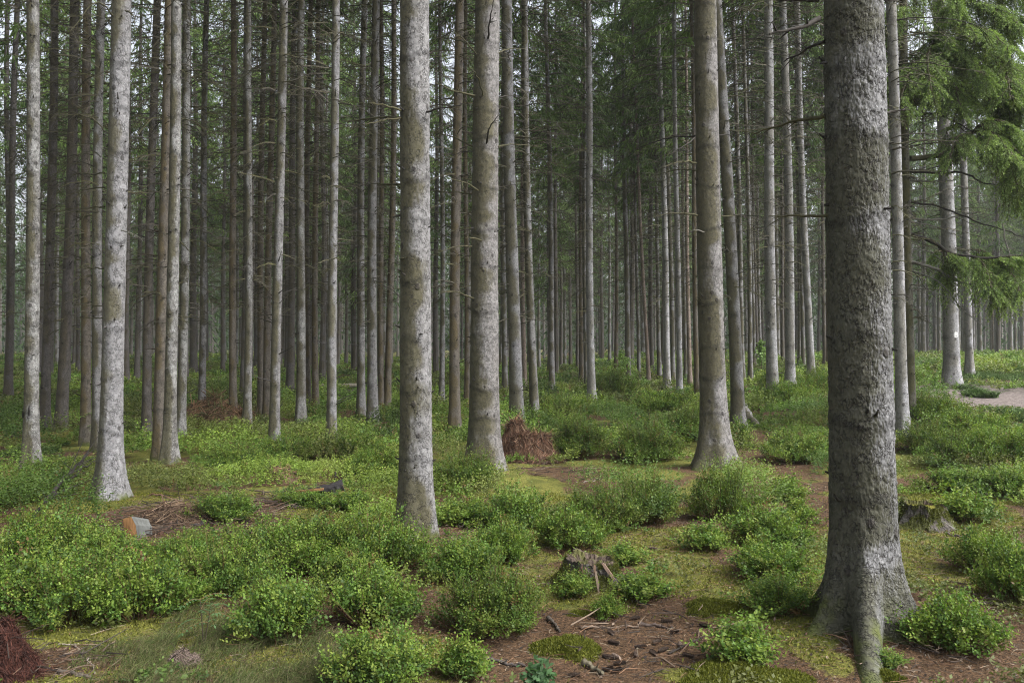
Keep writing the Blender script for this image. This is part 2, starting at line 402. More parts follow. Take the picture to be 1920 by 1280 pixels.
def trunk_geo(H, R, lean=(0, 0), segs=16, rings=30, flare=.6, fh=.3, lobes=0., lobe_n=5, seed=0, rough=.0, stub=0, zmax=None, zfine=None, bend=.0, plates=0., roots=()):
    """a tapered, slightly crooked trunk with a flared foot and, near by, broken twig stubs; local origin at the foot"""
    g = Geo()
    lo = -.35
    if zfine:
        z = np.concatenate([np.linspace(lo, zfine, rings), np.linspace(zfine, H, 14)[1:]])
        if roots: z = np.concatenate([np.linspace(-.16, .4, 420), np.linspace(.4, zfine, rings-300)[1:], np.linspace(zfine, H, 14)[1:]])
    else:
        u = np.linspace(0, 1, rings); z = lo + (H-lo)*u**1.6
    a = np.arange(segs)*2*PI/segs
    Zg, A = np.meshgrid(z, a, indexing='ij')
    zz = np.maximum(Zg, 0)
    r = R*(np.maximum(1-zz/H, .0)**.75*.97+.03)
    fl = flare*np.exp(-np.maximum(Zg, -.2)/fh)
    ph = seed*1.7
    lob = 1 + lobes*(np.cos(lobe_n*A+ph)+.5*np.cos((lobe_n-2)*A+2*ph))
    r = r*(1 + fl*lob)
    for (ra, amp, wd, hs) in roots:
        dA = np.abs((A-ra+PI) % (2*PI)-PI); r = r + amp*np.exp(-np.maximum(Zg+.03, -.1)/hs)*np.exp(-(dA/(wd*(.75+1.1*np.exp(np.minimum(-np.maximum(Zg, -.1)/hs, .5))*0+.9*np.clip(Zg/.3, 0, 1))))**2)
    wr = np.random.default_rng(seed+100); zw = []; q = .7
    while q < 14: zw.append(q+wr.uniform(-.05, .05)); q += wr.uniform(.34, .62)
    ring = np.zeros(Zg.shape)
    if stub:
        for k in zw: ring = np.maximum(ring, np.exp(-((Zg-k-.025*np.sin(A*2+k*7))/.035)**2)*(.35+.65*noise2(A*1.6+k*9, A*0+k, 5)))
        r = r*(1+.028*ring)
    x0, y0 = r*np.cos(A), r*np.sin(A)
    r = r*(1 + .05*(noise3(x0/R*1.2+seed, y0/R*1.2, Zg*1.1, 3)-.5) + .03*(noise3(x0/R*3+seed, y0/R*3, Zg*6, 4)-.5))
    if rough > 0:
        r = r + rough*(noise3(x0*45+seed, y0*45, Zg*38, 8)-.5) + rough*.7*(noise3(x0*110+seed, y0*110, Zg*95, 9)-.5)
    if plates > 0:
        wx = (noise3(x0*24, y0*24, Zg*24, 21)-.5)*1.6+(noise3(x0*70, y0*70, Zg*70, 23)-.5)*.8; wz = (noise3(x0*24, y0*24, Zg*24, 22)-.5)*1.6+(noise3(x0*70, y0*70, Zg*70, 24)-.5)*.8
        f1, f2, idv = worley3(x0*40+wx+seed, y0*40+wx, Zg*34+wz, 11)
        r = r + plates*(sst(.0, .22, f2-f1)*.6 + idv*.55 - .5)
    bx = bend*np.sin(Zg*.45+seed); by = bend*np.cos(Zg*.37+seed)
    V = np.stack([r*np.cos(A)+lean[0]*zz+bx-bend*math.sin(seed), r*np.sin(A)+lean[1]*zz+by-bend*math.cos(seed), Zg], -1)
    n, m = Zg.shape
    idx = np.arange(n*m).reshape(n, m); nx = np.roll(idx, -1, 1)
    K = np.clip(.5-.26*np.clip(ring*1.3-.25, 0, 1), 0, 1).reshape(-1, 1)*np.ones((1, 3))
    g.add(V.reshape(-1, 3), Q=np.stack([idx[:-1], nx[:-1], nx[1:], idx[1:]], -1).reshape(-1, 4), col=K)
    if stub:
        for zt in zw:
            if zt > (zmax or 12): break
            for q in range(rng.integers(2, 6)):
                ang = rng.random()*2*PI; zs = zt+rng.uniform(-.08, .08)
                rr = R*(1-zs/H)**.75*.97
                d = np.array([math.cos(ang), math.sin(ang), rng.uniform(-.1, .5)])
                c0 = np.array([lean[0]*zs+bend*(math.sin(zs*.45+seed)-math.sin(seed)), lean[1]*zs+bend*(math.cos(zs*.37+seed)-math.cos(seed)), zs])
                L = rng.uniform(.02, .06) if rng.random() < (.75 if segs < 100 else 1) else rng.uniform(.1, .3)
                p = np.stack([c0+d*(rr-.02), c0+d*(rr+L*.5), c0+d*(rr+L)+np.array([0, 0, rng.uniform(-.02, .03)])])
                tubes(g, p, np.array([.014, .008, .005])*stub, 5, (.17, .16, .15))
    return g

# ------------------------------------------------------------------ measured spruces: base x, base y, width near eye height, x at y=200, bark, label
G_SPRUCE = 'spruces of the plantation'
FAR = 'slim spruce trunk far back among the crowded grey trunks'
T = [
 # the near ones
 (1622, 1182, 116, 1603, 'bark_scaly', 'thickest dark spruce with scaly bark and a mossy root reaching forward'),
 (780, 1012, 60, 784, 'bark_grey', 'stout spruce with pale lichen patches standing alone behind the low bilberry mounds'),
 (908, 865, 55, 914, 'bark_rough', 'thick rough-barked spruce beside the rust-coloured brush heap, several broken branches on it'),
 (1341, 880, 49, 1325, 'bark_rough', 'thick speckled spruce with flared foot at the head of the needle path'),
 (205, 938, 39, 216, 'bark_pale', 'thick pale grey spruce with wide flared foot above the twig litter'),
 (57, 888, 25, 58, 'bark_lichen', 'lichen-white spruce with two black scars low on its trunk'),
 (1385, 797, 24, 1357, 'bark_grey', 'grey spruce with one long root snaking to the path, tucked behind the speckled one'),
 (969, 787, 25, 959, 'bark_pale', 'pale spruce growing out of the rust-coloured brush heap'),
 (1003, 775, 16, 988, 'bark_grey', 'slimmer spruce close behind the one in the brush heap, with flared side root'),
 (853, 797, 20, 856, 'bark_brown', 'olive-brown spruce between the two thickest grey trunks in the middle'),
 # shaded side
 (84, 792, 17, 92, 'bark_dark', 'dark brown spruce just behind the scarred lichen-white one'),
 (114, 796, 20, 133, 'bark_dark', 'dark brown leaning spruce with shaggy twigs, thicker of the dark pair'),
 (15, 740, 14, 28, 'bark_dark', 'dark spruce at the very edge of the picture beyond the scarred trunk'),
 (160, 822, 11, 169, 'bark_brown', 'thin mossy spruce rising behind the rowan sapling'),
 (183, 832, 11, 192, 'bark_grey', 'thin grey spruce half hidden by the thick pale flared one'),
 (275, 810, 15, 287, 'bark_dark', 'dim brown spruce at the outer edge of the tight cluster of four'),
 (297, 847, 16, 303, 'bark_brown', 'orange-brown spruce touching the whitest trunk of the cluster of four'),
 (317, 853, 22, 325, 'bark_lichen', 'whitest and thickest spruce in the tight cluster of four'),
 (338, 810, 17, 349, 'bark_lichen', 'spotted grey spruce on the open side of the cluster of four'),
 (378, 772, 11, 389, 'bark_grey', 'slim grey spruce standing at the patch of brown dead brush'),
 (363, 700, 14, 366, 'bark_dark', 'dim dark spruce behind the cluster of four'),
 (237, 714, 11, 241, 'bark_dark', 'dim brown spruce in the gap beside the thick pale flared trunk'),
 (257, 710, 10, 262, 'bark_dark', FAR), (128, 722, 7, 133, 'bark_dark', FAR), (95, 702, 8, 104, 'bark_dark', FAR), (146, 699, 8, 150, 'bark_dark', FAR),
 (350, 714, 7, 356, 'bark_dark', FAR), (418, 699, 8, 420, 'bark_dark', FAR),
 (438, 780, 6, 434, 'bark_brown', 'very thin mossy pole rising from the brown dead brush'),
 (443, 687, 7, 444, 'bark_grey', FAR),
 (454, 742, 9, 460, 'bark_dark', 'dark slim spruce directly behind the peeling whitish one'),
 (463, 790, 14, 469, 'bark_lichen', 'slim spruce with whitish peeling streaks down its bark'),
 (481, 690, 10, 483, 'bark_dark', FAR),
 (490, 767, 11, 494, 'bark_brown', 'brown slim spruce just behind the knotty grey one with a swollen foot'),
 (500, 774, 8, 506, 'bark_brown', 'thin brown pole squeezed against the knotty grey spruce'),
 (514, 832, 17, 520, 'bark_grey', 'knotty grey spruce with a swollen mossy foot among the bilberries'),
 (531, 675, 8, 536, 'bark_dark', FAR),
 (543, 740, 15, 552, 'bark_dark', 'dark leaning brown spruce in the gap past the knotty grey one'),
 (564, 782, 17, 569, 'bark_lichen', 'white-spotted spruce with a flared foot, beside the dark leaning one'),
 (577, 759, 6, 581, 'bark_brown', FAR),
 (592, 760, 11, 593, 'bark_brown', 'slim brownish spruce before the distant fallen log'),
 (622, 822, 17, 621, 'bark_pale', 'straight ringed spruce with pale bark, foot hidden in bushes'),
 (634, 685, 6, 636, 'bark_dark', FAR), (649, 682, 7, 652, 'bark_dark', FAR), (661, 690, 6, 662, 'bark_dark', FAR),
 (677, 769, 15, 684, 'bark_grey', 'slimmer grey spruce of the close pair by the lone stout trunk'),
 (699, 779, 19, 701.5, 'bark_grey', 'thicker spruce of the close pair, flaring at the foot'),
 (715, 754, 8, 711, 'bark_brown', 'thin pole just behind the close pair'),
 (726, 754, 13, 734, 'bark_brown', 'mossy brown spruce half behind the lone stout trunk'),
 # middle
 (828, 747, 9, 827, 'bark_grey', 'thin grey spruce seen between the lone stout trunk and the olive-brown one'),
 (875, 747, 8, 876, 'bark_brown', 'thin brown pole showing beside the rough-barked spruce'),
 (947, 734, 11, 945, 'bark_grey', 'grey spruce close behind the brush heap, mostly hidden'),
 (984, 727, 9, 979, 'bark_red', 'slim pinkish-brown spruce between the two trunks at the brush heap'),
 (1011, 690, 6, 1008, 'bark_grey', FAR),
 (1035, 732, 11, 1026, 'bark_grey', 'slim ringed spruce alone on the green slope past the brush heap'),
 (1052, 690, 6, 1050, 'bark_dark', FAR),
 (1083, 697, 7, 1080, 'bark_dark', FAR),
 (1090, 722, 9, 1092, 'bark_brown', 'thin brown spruce beside the straight silvery one'),
 (1100, 727, 9, 1096, 'bark_grey', 'thin grey spruce half covered by the straight silvery one'),
 (1110, 748, 15, 1103, 'bark_silver', 'straight silvery spruce on the open green slope in the middle'),
 (1143, 677, 6, 1140, 'bark_grey', FAR), (1155, 705, 8, 1153, 'bark_brown', FAR),
 (1177, 712, 11, 1170, 'bark_grey', 'slim grey spruce behind the bright birch sapling'),
 (1198, 709, 7, 1190, 'bark_grey', FAR),
 (1217, 714, 7, 1193, 'bark_red', 'thin leaning dead spruce with peeled patchy bark'),
 (1223, 702, 8, 1219, 'bark_dark', FAR), (1237, 705, 8, 1225, 'bark_grey', FAR),
 (1251, 724, 13, 1238, 'bark_silver', 'silvery spruce, thicker of the pair before the speckled trunk'),
 (1262, 712, 9, 1249, 'bark_grey', 'thin grey spruce close behind the silvery pair'),
 (1274, 734, 11, 1268, 'bark_silver', 'silvery spruce, slimmer of the pair before the speckled trunk'),
 (1286, 707, 6, 1282, 'bark_grey', FAR),
 (1294, 717, 7, 1287, 'bark_red', 'thin spruce with bark peeled to pinkish wood beside the speckled trunk'),
 (1307, 735, 9, 1298, 'bark_brown', 'thin brown spruce half behind the speckled trunk'),
 # lighter side
 (1392, 714, 11, 1378, 'bark_grey', 'grey spruce behind the one with the snaking root'),
 (1407, 714, 9, 1396, 'bark_grey', 'slim spruce beyond the snaking root, clear of other trunks'),
 (1414, 684, 6, 1405, 'bark_grey', FAR), (1420, 682, 6, 1412, 'bark_dark', FAR), (1426, 678, 6, 1420, 'bark_grey', FAR),
 (1450, 750, 21, 1441, 'bark_silver', 'silver-grey spruce, thickest of three in a row before the scaly trunk'),
 (1468, 680, 6, 1462, 'bark_dark', FAR),
 (1482, 727, 18, 1470, 'bark_silver', 'pale silver spruce, middle one of three in a row'),
 (1499, 685, 6, 1494, 'bark_grey', FAR), (1506, 686, 6, 1498, 'bark_grey', FAR),
 (1522, 710, 14, 1503, 'bark_silver', 'silver spruce nearest the scaly trunk in the row of three'),
 (1547, 682, 6, 1541, 'bark_dark', FAR), (1554, 685, 6, 1549, 'bark_brown', FAR),
 (1693, 803, 22, 1668, 'bark_silver', 'smooth pale spruce emerging behind the scaly trunk, scar at its foot'),
 (1701, 705, 6, 1684, 'bark_silver', 'thin white trunk glimpsed behind the smooth pale spruce'),
 (1785, 717, 28, 1769, 'bark_silver', 'thick pale spruce carrying a small white plate beside the dirt path'),
 (1818, 697, 14, 1811, 'bark_silver', 'bright slim spruce beside the one with the white plate'),
 (1838, 665, 8, 1834, 'bark_grey', FAR), (1870, 665, 11, 1866, 'bark_silver', 'pale distant spruce under the hanging green bough'),
 (1895, 662, 8, 1890, 'bark_pale', FAR), (1904, 656, 6, 1899, 'bark_grey', FAR), (1917, 660, 8, 1913, 'bark_grey', FAR),
 (1825, 662, 6, 1822, 'bark_grey', FAR), (1859, 660, 5, 1856, 'bark_grey', FAR), (1798, 657, 7, 1794, 'bark_grey', FAR),
 (1805, 662, 6, 1800, 'bark_grey', FAR), (1733, 659, 7, 1730, 'bark_dark', FAR), (1739, 659, 5, 1737, 'bark_dark', FAR), (1753, 657, 8, 1750, 'bark_dark', FAR),
]
BOUGH = (1708, 778, 18, 1701, 'bark_mossy', 'mossy spruce with long curved limbs and hanging green boughs')

TREEPOS, ROOTS = [], []
trees = []
for i, (bx, by, w, tx, bk, lab) in enumerate(T + [BOUGH]):
    near = by > 870
    x, y, z = at(bx, by, 0.02 if near else (.16 if by > 740 else .12))
    y = min(y, 88.); x = (bx-CX)/F*y
    z = float(gz0(np.array([x]), np.array([y]))[0])
    R = max(.075, w/2*y/F)
    zt = CAMZ + (HZ-200)/F*y
    lean = ((tx-CX)/F*y - x)/(zt - z)
    TREEPOS.append((x, y)); trees.append((x, y, z, R, lean, bk, lab, by))
    if y < 16: MOUNDS.append((x, y, R*3.2+.15, .05))
for (x, y) in [at(985, 830)[:2]]: MOUNDS.append((x, y, .8, .08))

def branch_px(root, base, pts, Y0, dY, r0, col, foot, sub=0, name='branch'):
    """a dead branch along picture points, its depth running from Y0 to Y0+dY; local to the tree root"""
    pts = list(pts); n = len(pts)
    w = np.array([P(px, py, Y0 + dY*k/(n-1)) for k, (px, py) in enumerate(pts)]) - np.array(base)
    pp = smooth_path(w, 10)
    g = Geo(); L = np.linalg.norm(pp[-1]-pp[0])
    pp[1:] += rng.normal(size=(9, 3))*L*.008
    tubes(g, pp, np.linspace(r0, r0*.3, 10), 6, col)
    for s in range(sub):
        k = rng.integers(3, 9); d = nrm(pp[min(k+1, 9)]-pp[k-1])
        sd = nrm(d + rdir(1)[0]*.9); l = L*rng.uniform(.1, .3)
        tubes(g, pp[k] + sd*np.linspace(0, l, 4)[:, None] + np.array([0, 0, -.1*l])*np.linspace(0, 1, 4)[:, None]**2, np.linspace(r0*.4, r0*.15, 4), 4, col)
    return g.build(name, [M['twig']], root, smooth=True)

OL = (.060, .057, .030); DK = (.035, .031, .027); GR = (.15, .145, .125)
BR = {  # index of measured tree: (points, depth change, radius, colour)
 0: [([(1535, 36), (1500, 52), (1442, 64)], -.15, .022, DK), ([(1547, 78), (1510, 92), (1470, 116)], .35, .014, DK),
     ([(1548, 217), (1490, 228), (1412, 249)], .3, .016, OL), ([(1556, 403), (1500, 405), (1442, 404)], .1, .013, OL),
     ([(1652, 212), (1680, 209), (1703, 202)], .1, .011, DK), ([(1650, 392), (1664, 391), (1676, 390)], -.1, .013, DK),
     ([(1630, 2), (1660, 0), (1690, 3)], .1, .012, DK), ([(1535, 2), (1500, 1), (1448, 0)], .1, .013, DK)],
 1: [([(756, 207), (725, 199), (692, 194)], -.3, .013, OL), ([(752, 221), (700, 222), (642, 229)], .4, .017, OL), ([(752, 221), (715, 228), (680, 233)], -.3, .012, OL),
     ([(753, 346), (725, 345), (697, 344)], .2, .013, OL), ([(800, 210), (830, 203), (866, 198)], -.2, .012, DK), ([(755, 398), (745, 396), (738, 396)], 0, .012, OL),
     ([(753, 403), (744, 406), (735, 407)], .1, .009, DK), ([(752, 486), (757, 484), (765, 482)], -.1, .014, OL)],
 2: [([(892, 84), (850, 75), (815, 70)], .5, .017, OL), ([(893, 102), (870, 75), (850, 58)], -.3, .012, OL), ([(890, 180), (850, 170), (815, 155)], -.2, .018, OL),
     ([(905, 178), (895, 145), (875, 122)], -.5, .014, OL), ([(890, 276), (850, 258), (815, 248)], .3, .018, OL), ([(888, 285), (870, 284), (848, 292)], .5, .010, DK),
     ([(912, 270), (917, 240), (934, 217)], -.4, .017, DK), ([(915, 72), (918, 40), (925, 0)], -.4, .018, DK),
     ([(897, 358), (870, 342), (842, 336)], -.4, .014, OL), ([(885, 364), (850, 360), (812, 359)], .3, .012, OL), ([(926, 358), (940, 350), (975, 345)], .2, .010, DK),
     ([(905, 452), (885, 445), (872, 446)], -.5, .013, OL), ([(885, 462), (850, 463), (814, 478)], -.3, .012, OL), ([(888, 560), (860, 548), (826, 546)], -.4, .015, OL),
     ([(932, 100), (960, 90), (985, 92)], .5, .012, OL), ([(934, 275), (960, 271), (1010, 274)], .4, .013, OL), ([(936, 182), (960, 180), (990, 184)], .4, .010, DK)],
 3: [([(1303, 255), (1250, 260), (1196, 275)], .6, .016, DK), ([(1303, 258), (1280, 275), (1252, 292)], -.4, .012, DK), ([(1305, 306), (1275, 303), (1240, 312)], -.4, .015, OL),
     ([(1307, 320), (1270, 318), (1232, 328)], .3, .014, OL), ([(1307, 404), (1270, 399), (1222, 407)], -.2, .016, OL), ([(1320, 435), (1305, 431), (1295, 433)], -.4, .010, GR),
     ([(1335, 74), (1350, 75), (1362, 72)], .2, .010, OL), ([(1300, 88), (1280, 85), (1262, 90)], .3, .012, OL), ([(1342, 255), (1368, 253), (1395, 275)], .2, .010, DK),
     ([(1352, 405), (1370, 405), (1388, 401)], .3, .010, OL)],
 4: [([(196, 325), (165, 326), (130, 328)], .5, .012, OL), ([(196, 352), (160, 356), (135, 364)], .5, .010, OL), ([(204, 250), (170, 222), (112, 210)], .8, .012, OL),
     ([(196, 388), (165, 389), (68, 400)], .7, .012, OL), ([(230, 255), (260, 258), (296, 262)], .4, .010, DK), ([(228, 432), (245, 437), (254, 439)], -.3, .010, GR),
     ([(228, 360), (260, 361), (282, 362)], .4, .010, OL), ([(200, 505), (175, 503), (148, 505)], .4, .010, OL), ([(235, 20), (250, 30), (258, 60)], -.6, .011, OL),
     ([(212, 30), (180, 5), (130, 60)], -.5, .011, OL), ([(194, 575), (170, 572), (152, 577)], .3, .008, OL), ([(194, 595), (165, 597), (142, 596)], .3, .008, OL)],
 5: [([(47, 245), (20, 238), (0, 235)], .6, .011, OL), ([(45, 425), (20, 424), (0, 424)], .6, .010, OL), ([(40, 586), (20, 585), (0, 586)], .5, .010, OL)],
}
for i, (x, y, z, R, lean, bk, lab, by) in enumerate(trees):
    if y < 16:
        z = float(gz(np.array([x]), np.array([y]))[0])-.03; trees[i] = (x, y, z, R, lean, bk, lab, by)
    far = lab is FAR
    root = thing('spruce_tree', lab, 'spruce', (x, y, z), 0, 'slim spruces far back' if far else G_SPRUCE)
    H = 25 + 3*_h(i, 3)
    ly = .012*(_h(i, 9)-.5)
    ztop = CAMZ+.41*y+.5
    kw = dict(lean=(lean, ly), seed=i+1)
    if i == 0:
        g = trunk_geo(H, R, segs=360, rings=900, flare=.42, fh=.24, lobes=.2, lobe_n=5, roots=((-1.93, .80, .19, .17), (-.42, .26, .30, .13), (3.5, .22, .32, .14), (-1.05, .10, .35, .12), (.9, .3, .3, .14), (2.2, .3, .3, .14)), rough=.006, plates=.0055, stub=1.1, zmax=ztop, zfine=4.4, **kw)
    elif y < 12:
        g = trunk_geo(H, R, segs=110, rings=420, flare=(.55, .52, .66, 1.05, 1.0, .9)[min(i, 5)], fh=.30, lobes=.24, lobe_n=5, rough=.004, plates=.003, stub=.9, zmax=ztop, zfine=ztop+.3, bend=.02, **kw)
    elif y < 24:
        g = trunk_geo(H, R, segs=28, rings=110, flare=.6, fh=.3, lobes=.2, rough=.004, stub=.8, zmax=ztop, zfine=ztop+.5, bend=.035, **kw)
    else:
        g = trunk_geo(H, R, segs=12, rings=30, flare=.5, fh=.35, lobes=.1, stub=.7 if y < 45 else 0, zmax=min(ztop, 12), bend=.03, **kw)
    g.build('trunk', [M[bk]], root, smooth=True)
    zb = 7.6 + 3.6*_h(i, 5) + (4.8 if y < 14 else 2.4 if y < 28 else 0)
    link('crown', CROWNS[i % 6], root, (lean*(zb+3), ly*(zb+3), zb), _h(i, 7)*6.28, (.9, .9, (H-zb)/14.))
    if y >= 12:
        s = min(1., .35+R*4.5)
        link('bare_crown', BARE[(i*5) % 6], root, (lean*6, ly*6, -.6+1.2*_h(i, 11)), _h(i, 8)*6.28, (s, s, 1))
    for (pts, dY, r0, col) in BR.get(i, []):
        branch_px(root, (x, y, z), pts, y - R*.6 if dY < 0 else y, dY*1.2, r0*.8, col, 0, sub=4)

# extra roots of the thickest tree and of the one with the snaking root
def root_part(ti, pts, r0, r1, col):
    x, y, z = trees[ti][:3]
    root = [o for o in bpy.data.objects if o.get('label') == trees[ti][6]][0]
    w = []
    for (px, py, up) in pts:
        a = at(px, py, 0, gz); w.append((a[0]-x, a[1]-y, a[2]-z+up))
    pp = smooth_path(w, 26); g = Geo()
    n = 90; pp = smooth_path(w, n); r = (r1+(r0-r1)*np.linspace(1, 0, n)**1.5)*(1+.06*np.sin(np.arange(n)*.33))
    tubes(g, pp, r, 40, col)
    V = g.V[0]; c = np.repeat(pp, 40, 0); dn = nrm(V-c)
    V += dn*((noise3(V[:, 0]*11, V[:, 1]*11, V[:, 2]*11, 4)-.5)*.06+(noise3(V[:, 0]*38, V[:, 1]*38, V[:, 2]*38, 4)-.5)*.022+(noise3(V[:, 0]*90, V[:, 1]*90, V[:, 2]*90, 5)-.5)*.009)[:, None]
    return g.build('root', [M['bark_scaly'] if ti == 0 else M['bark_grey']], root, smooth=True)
root_part(6, [(1388, 775, .18), (1400, 785, .10), (1412, 793, .03), (1424, 800, -.04)], .11, .05, (.5, .5, .5))
root_part(8, [(1003, 765, .12), (1016, 772, .06), (1030, 782, -.04)], .09, .04, (.5, .5, .5))

# black scars on the lichen-white trunk
sroot = [o for o in bpy.data.objects if o.get('label') == trees[5][6]][0]
for (px, py, w, h) in ((50, 776, 5, 15), (62, 770, 3, 20)):
    x, y, z, R = trees[5][:4]
    g = Geo(); n = 14
    for k in range(n):
        t = k/(n-1); pc = P(px, py-h/2+h*t, y) - np.array([x, y, z])
        cx0 = trees[5][4]*max(pc[2], 0)
        rr = R*1.12
        hw = max(.002, w/2*y/F*math.sin(PI*t)**.6)
        for sx in (-1, 0, 1):
            X = np.clip(pc[0]-cx0+sx*hw, -rr*.97, rr*.97); g.add([[cx0+X, -math.sqrt(rr*rr-X*X)-.004-(.004 if sx == 0 else 0), pc[2]]], col=(.012, .01, .01))
    q = [[k*3+j, k*3+j+1, k*3+j+4, k*3+j+3] for k in range(n-1) for j in (0, 1)]
    g.Q.append(np.array(q)); g.QM.append(np.zeros(len(q)))
    g.build('scar', [M['wood']], sroot)

# ------------------------------------------------------------------ the spruce with hanging boughs
bi = len(trees)-1
bx_, by_, bz_ = trees[bi][:3]
broot = [o for o in bpy.data.objects if o.get('label') == trees[bi][6]][0]
def bough(pts, r0, r1, fol=(.3, 1.), dens=1., dY=0., hang=.5, name='branch', Y=None, col=OL, tone=.5):
    Y = by_ if Y is None else Y
    pts = list(pts); n = len(pts)
    if 1717 < pts[0][0] < 1725: pts[0] = (1706, pts[0][1])
    w = np.array([P(px, py, Y + dY*k/(n-1)) for k, (px, py) in enumerate(pts)]) - np.array([bx_, by_, bz_])
    pp = smooth_path(w, 24); g = Geo()
    pp[1:] += rng.normal(size=(23, 3))*.006
    tubes(g, pp, np.linspace(r0, r1, 24), 7, col)
    o = g.build(name, [M['twig']], broot, smooth=True)
    if fol is None: return o
    L = np.linalg.norm(np.diff(pp, axis=0), axis=1).sum()*(fol[1]-fol[0])
    m = int(L*21*dens); tt = np.linspace(0, 1, 24)
    k = rng.uniform(fol[0], fol[1], m)
    p0 = np.stack([np.interp(k, tt, pp[:, u]) for u in range(3)], 1)
    tg = nrm(np.stack([np.interp(np.minimum(k+.03, 1), tt, pp[:, u]) for u in range(3)], 1)-np.stack([np.interp(np.maximum(k-.03, 0), tt, pp[:, u]) for u in range(3)], 1))
    sd = nrm(np.cross(tg, [0, 0, 1.]))*rng.choice([-1, 1], m)[:, None]
    hg = (rng.random(m) < .30*hang)[:, None]                                   # some old shoots hang straight down under the limb
    d = nrm(np.where(hg, tg*.15+sd*.25+np.array([0, 0, -1.]), tg*rng.uniform(.35, 1, (m, 1))+sd*rng.uniform(.3, 1, (m, 1))+np.array([0, 0, -1.])*rng.uniform(-.05, .42, (m, 1))))
    ln = rng.uniform(.3, .75, m)*(1.1-.5*k)
    pl = nrm(np.cross(d, np.where(hg, rdir(m), np.array([0, 0, 1.])+rdir(m)*.25))) # the flat plane the shoot spreads in
    f = Geo(); cen = np.stack([p0+d*(ln*q)[:, None]+np.array([0, 0, -1])*(.28*ln*q*q)[:, None] for q in (0, .25, .5, .75, 1.)], 1)
    tubes(f, cen, np.tile(np.linspace(.006, .002, 5), (m, 1)), 3, (.07, .055, .035), mi=1)
    tn = np.clip(rng.random((m, 1))*.75+tone*.35-.1, 0, 1)
    base = np.array([[.050, .080, .032]])*(1-tn)+np.array([[.150, .205, .070]])*tn
    base = np.where(hg, base*.55+np.array([[.012, .008, .004]]), base)
    NS = 9
    for q in range(NS):
        t = .12+.88*(q+.5)/NS; j = min(int(t*4), 3); u = t*4-j
        c0 = cen[:, j]*(1-u)+cen[:, j+1]*u; ax = nrm(cen[:, j+1]-cen[:, j])
        for sg in ((-1, 1) if q < NS-1 else (0,)):
            sdn = nrm(ax*.8+pl*sg*.75+rdir(m)*.15+np.array([0, 0, -.22])); l = ln*.34*(1.05-.6*t)*rng.uniform(.7, 1.2, m)
            tip = (t > .6)
            for e in range(7):
                c = c0+sdn*(l*(e/6.))[:, None]
                for z_ in range(2):
                    nd = nrm(sdn*.8+rdir(m)*.62)
                    cc = base*rng.uniform(.7, 1.3, (m, 1))+(np.array([[.045, .065, .010]]) if e > 4 else 0)
                    leaves(f, c, nd, rdir(m), rng.uniform(.026, .044, m), rng.uniform(.009, .015, m), cc, mid=.5)
    f.build('foliage', [M['bough_needles'], M['twig']], o)
    return o
bough([(1722, 297), (1760, 292), (1795, 270), (1822, 248), (1870, 215), (1915, 200)], .05, .012, (.45, 1), 1.3, .6, .7)
bough([(1701, 210), (1722, 165), (1740, 110), (1765, 40), (1790, -20)], .05, .02, (.3, 1), 1.2, -.3, .9)
bough([(1704, 212), (1735, 170), (1745, 120)], .03, .02, None, 1, .1)
bough([(1722, 220), (1752, 213), (1790, 228), (1822, 246)], .022, .010, None, 1, .2, col=DK)
bough([(1720, 322), (1770, 324), (1810, 325), (1840, 342), (1880, 346)], .025, .008, None, 1, .3, col=DK)
bough([(1720, 338), (1760, 340), (1792, 337)], .018, .008, None, 1, -.3, col=GR)
bough([(1720, 378), (1770, 390), (1830, 415), (1880, 430), (1930, 450)], .02, .007, None, 1, .3, col=DK)
bough([(1720, 410), (1760, 412), (1800, 405), (1838, 396)], .02, .008, None, 1, .2, col=GR)
bough([(1720, 415), (1755, 425), (1790, 440), (1820, 442)], .012, .005, None, 1, .5, col=GR)
bough([(1722, 438), (1752, 455), (1778, 473), (1800, 478), (1850, 484), (1890, 480), (1925, 478)], .034, .012, (.28, 1), 1.7, -.5, 1.0, col=DK, tone=.8)
bough([(1722, 468), (1740, 470), (1762, 486), (1778, 505)], .012, .006, None, 1, .4, col=GR)
bough([(1722, 490), (1755, 505), (1785, 522), (1830, 534), (1880, 531), (1930, 527)], .03, .012, (.72, 1), 1.6, -.2, 1.0, col=GR, tone=.8)
bough([(1722, 506), (1760, 528), (1800, 575), (1830, 600), (1865, 622)], .014, .004, None, 1, -.5, col=GR)
bough([(1722, 535), (1770, 555), (1812, 588)], .010, .004, None, 1, -.3, col=GR)
bough([(1880, 420), (1890, 470), (1905, 520), (1925, 555)], .012, .005, None, 1, 0, Y=by_-.3, col=GR)
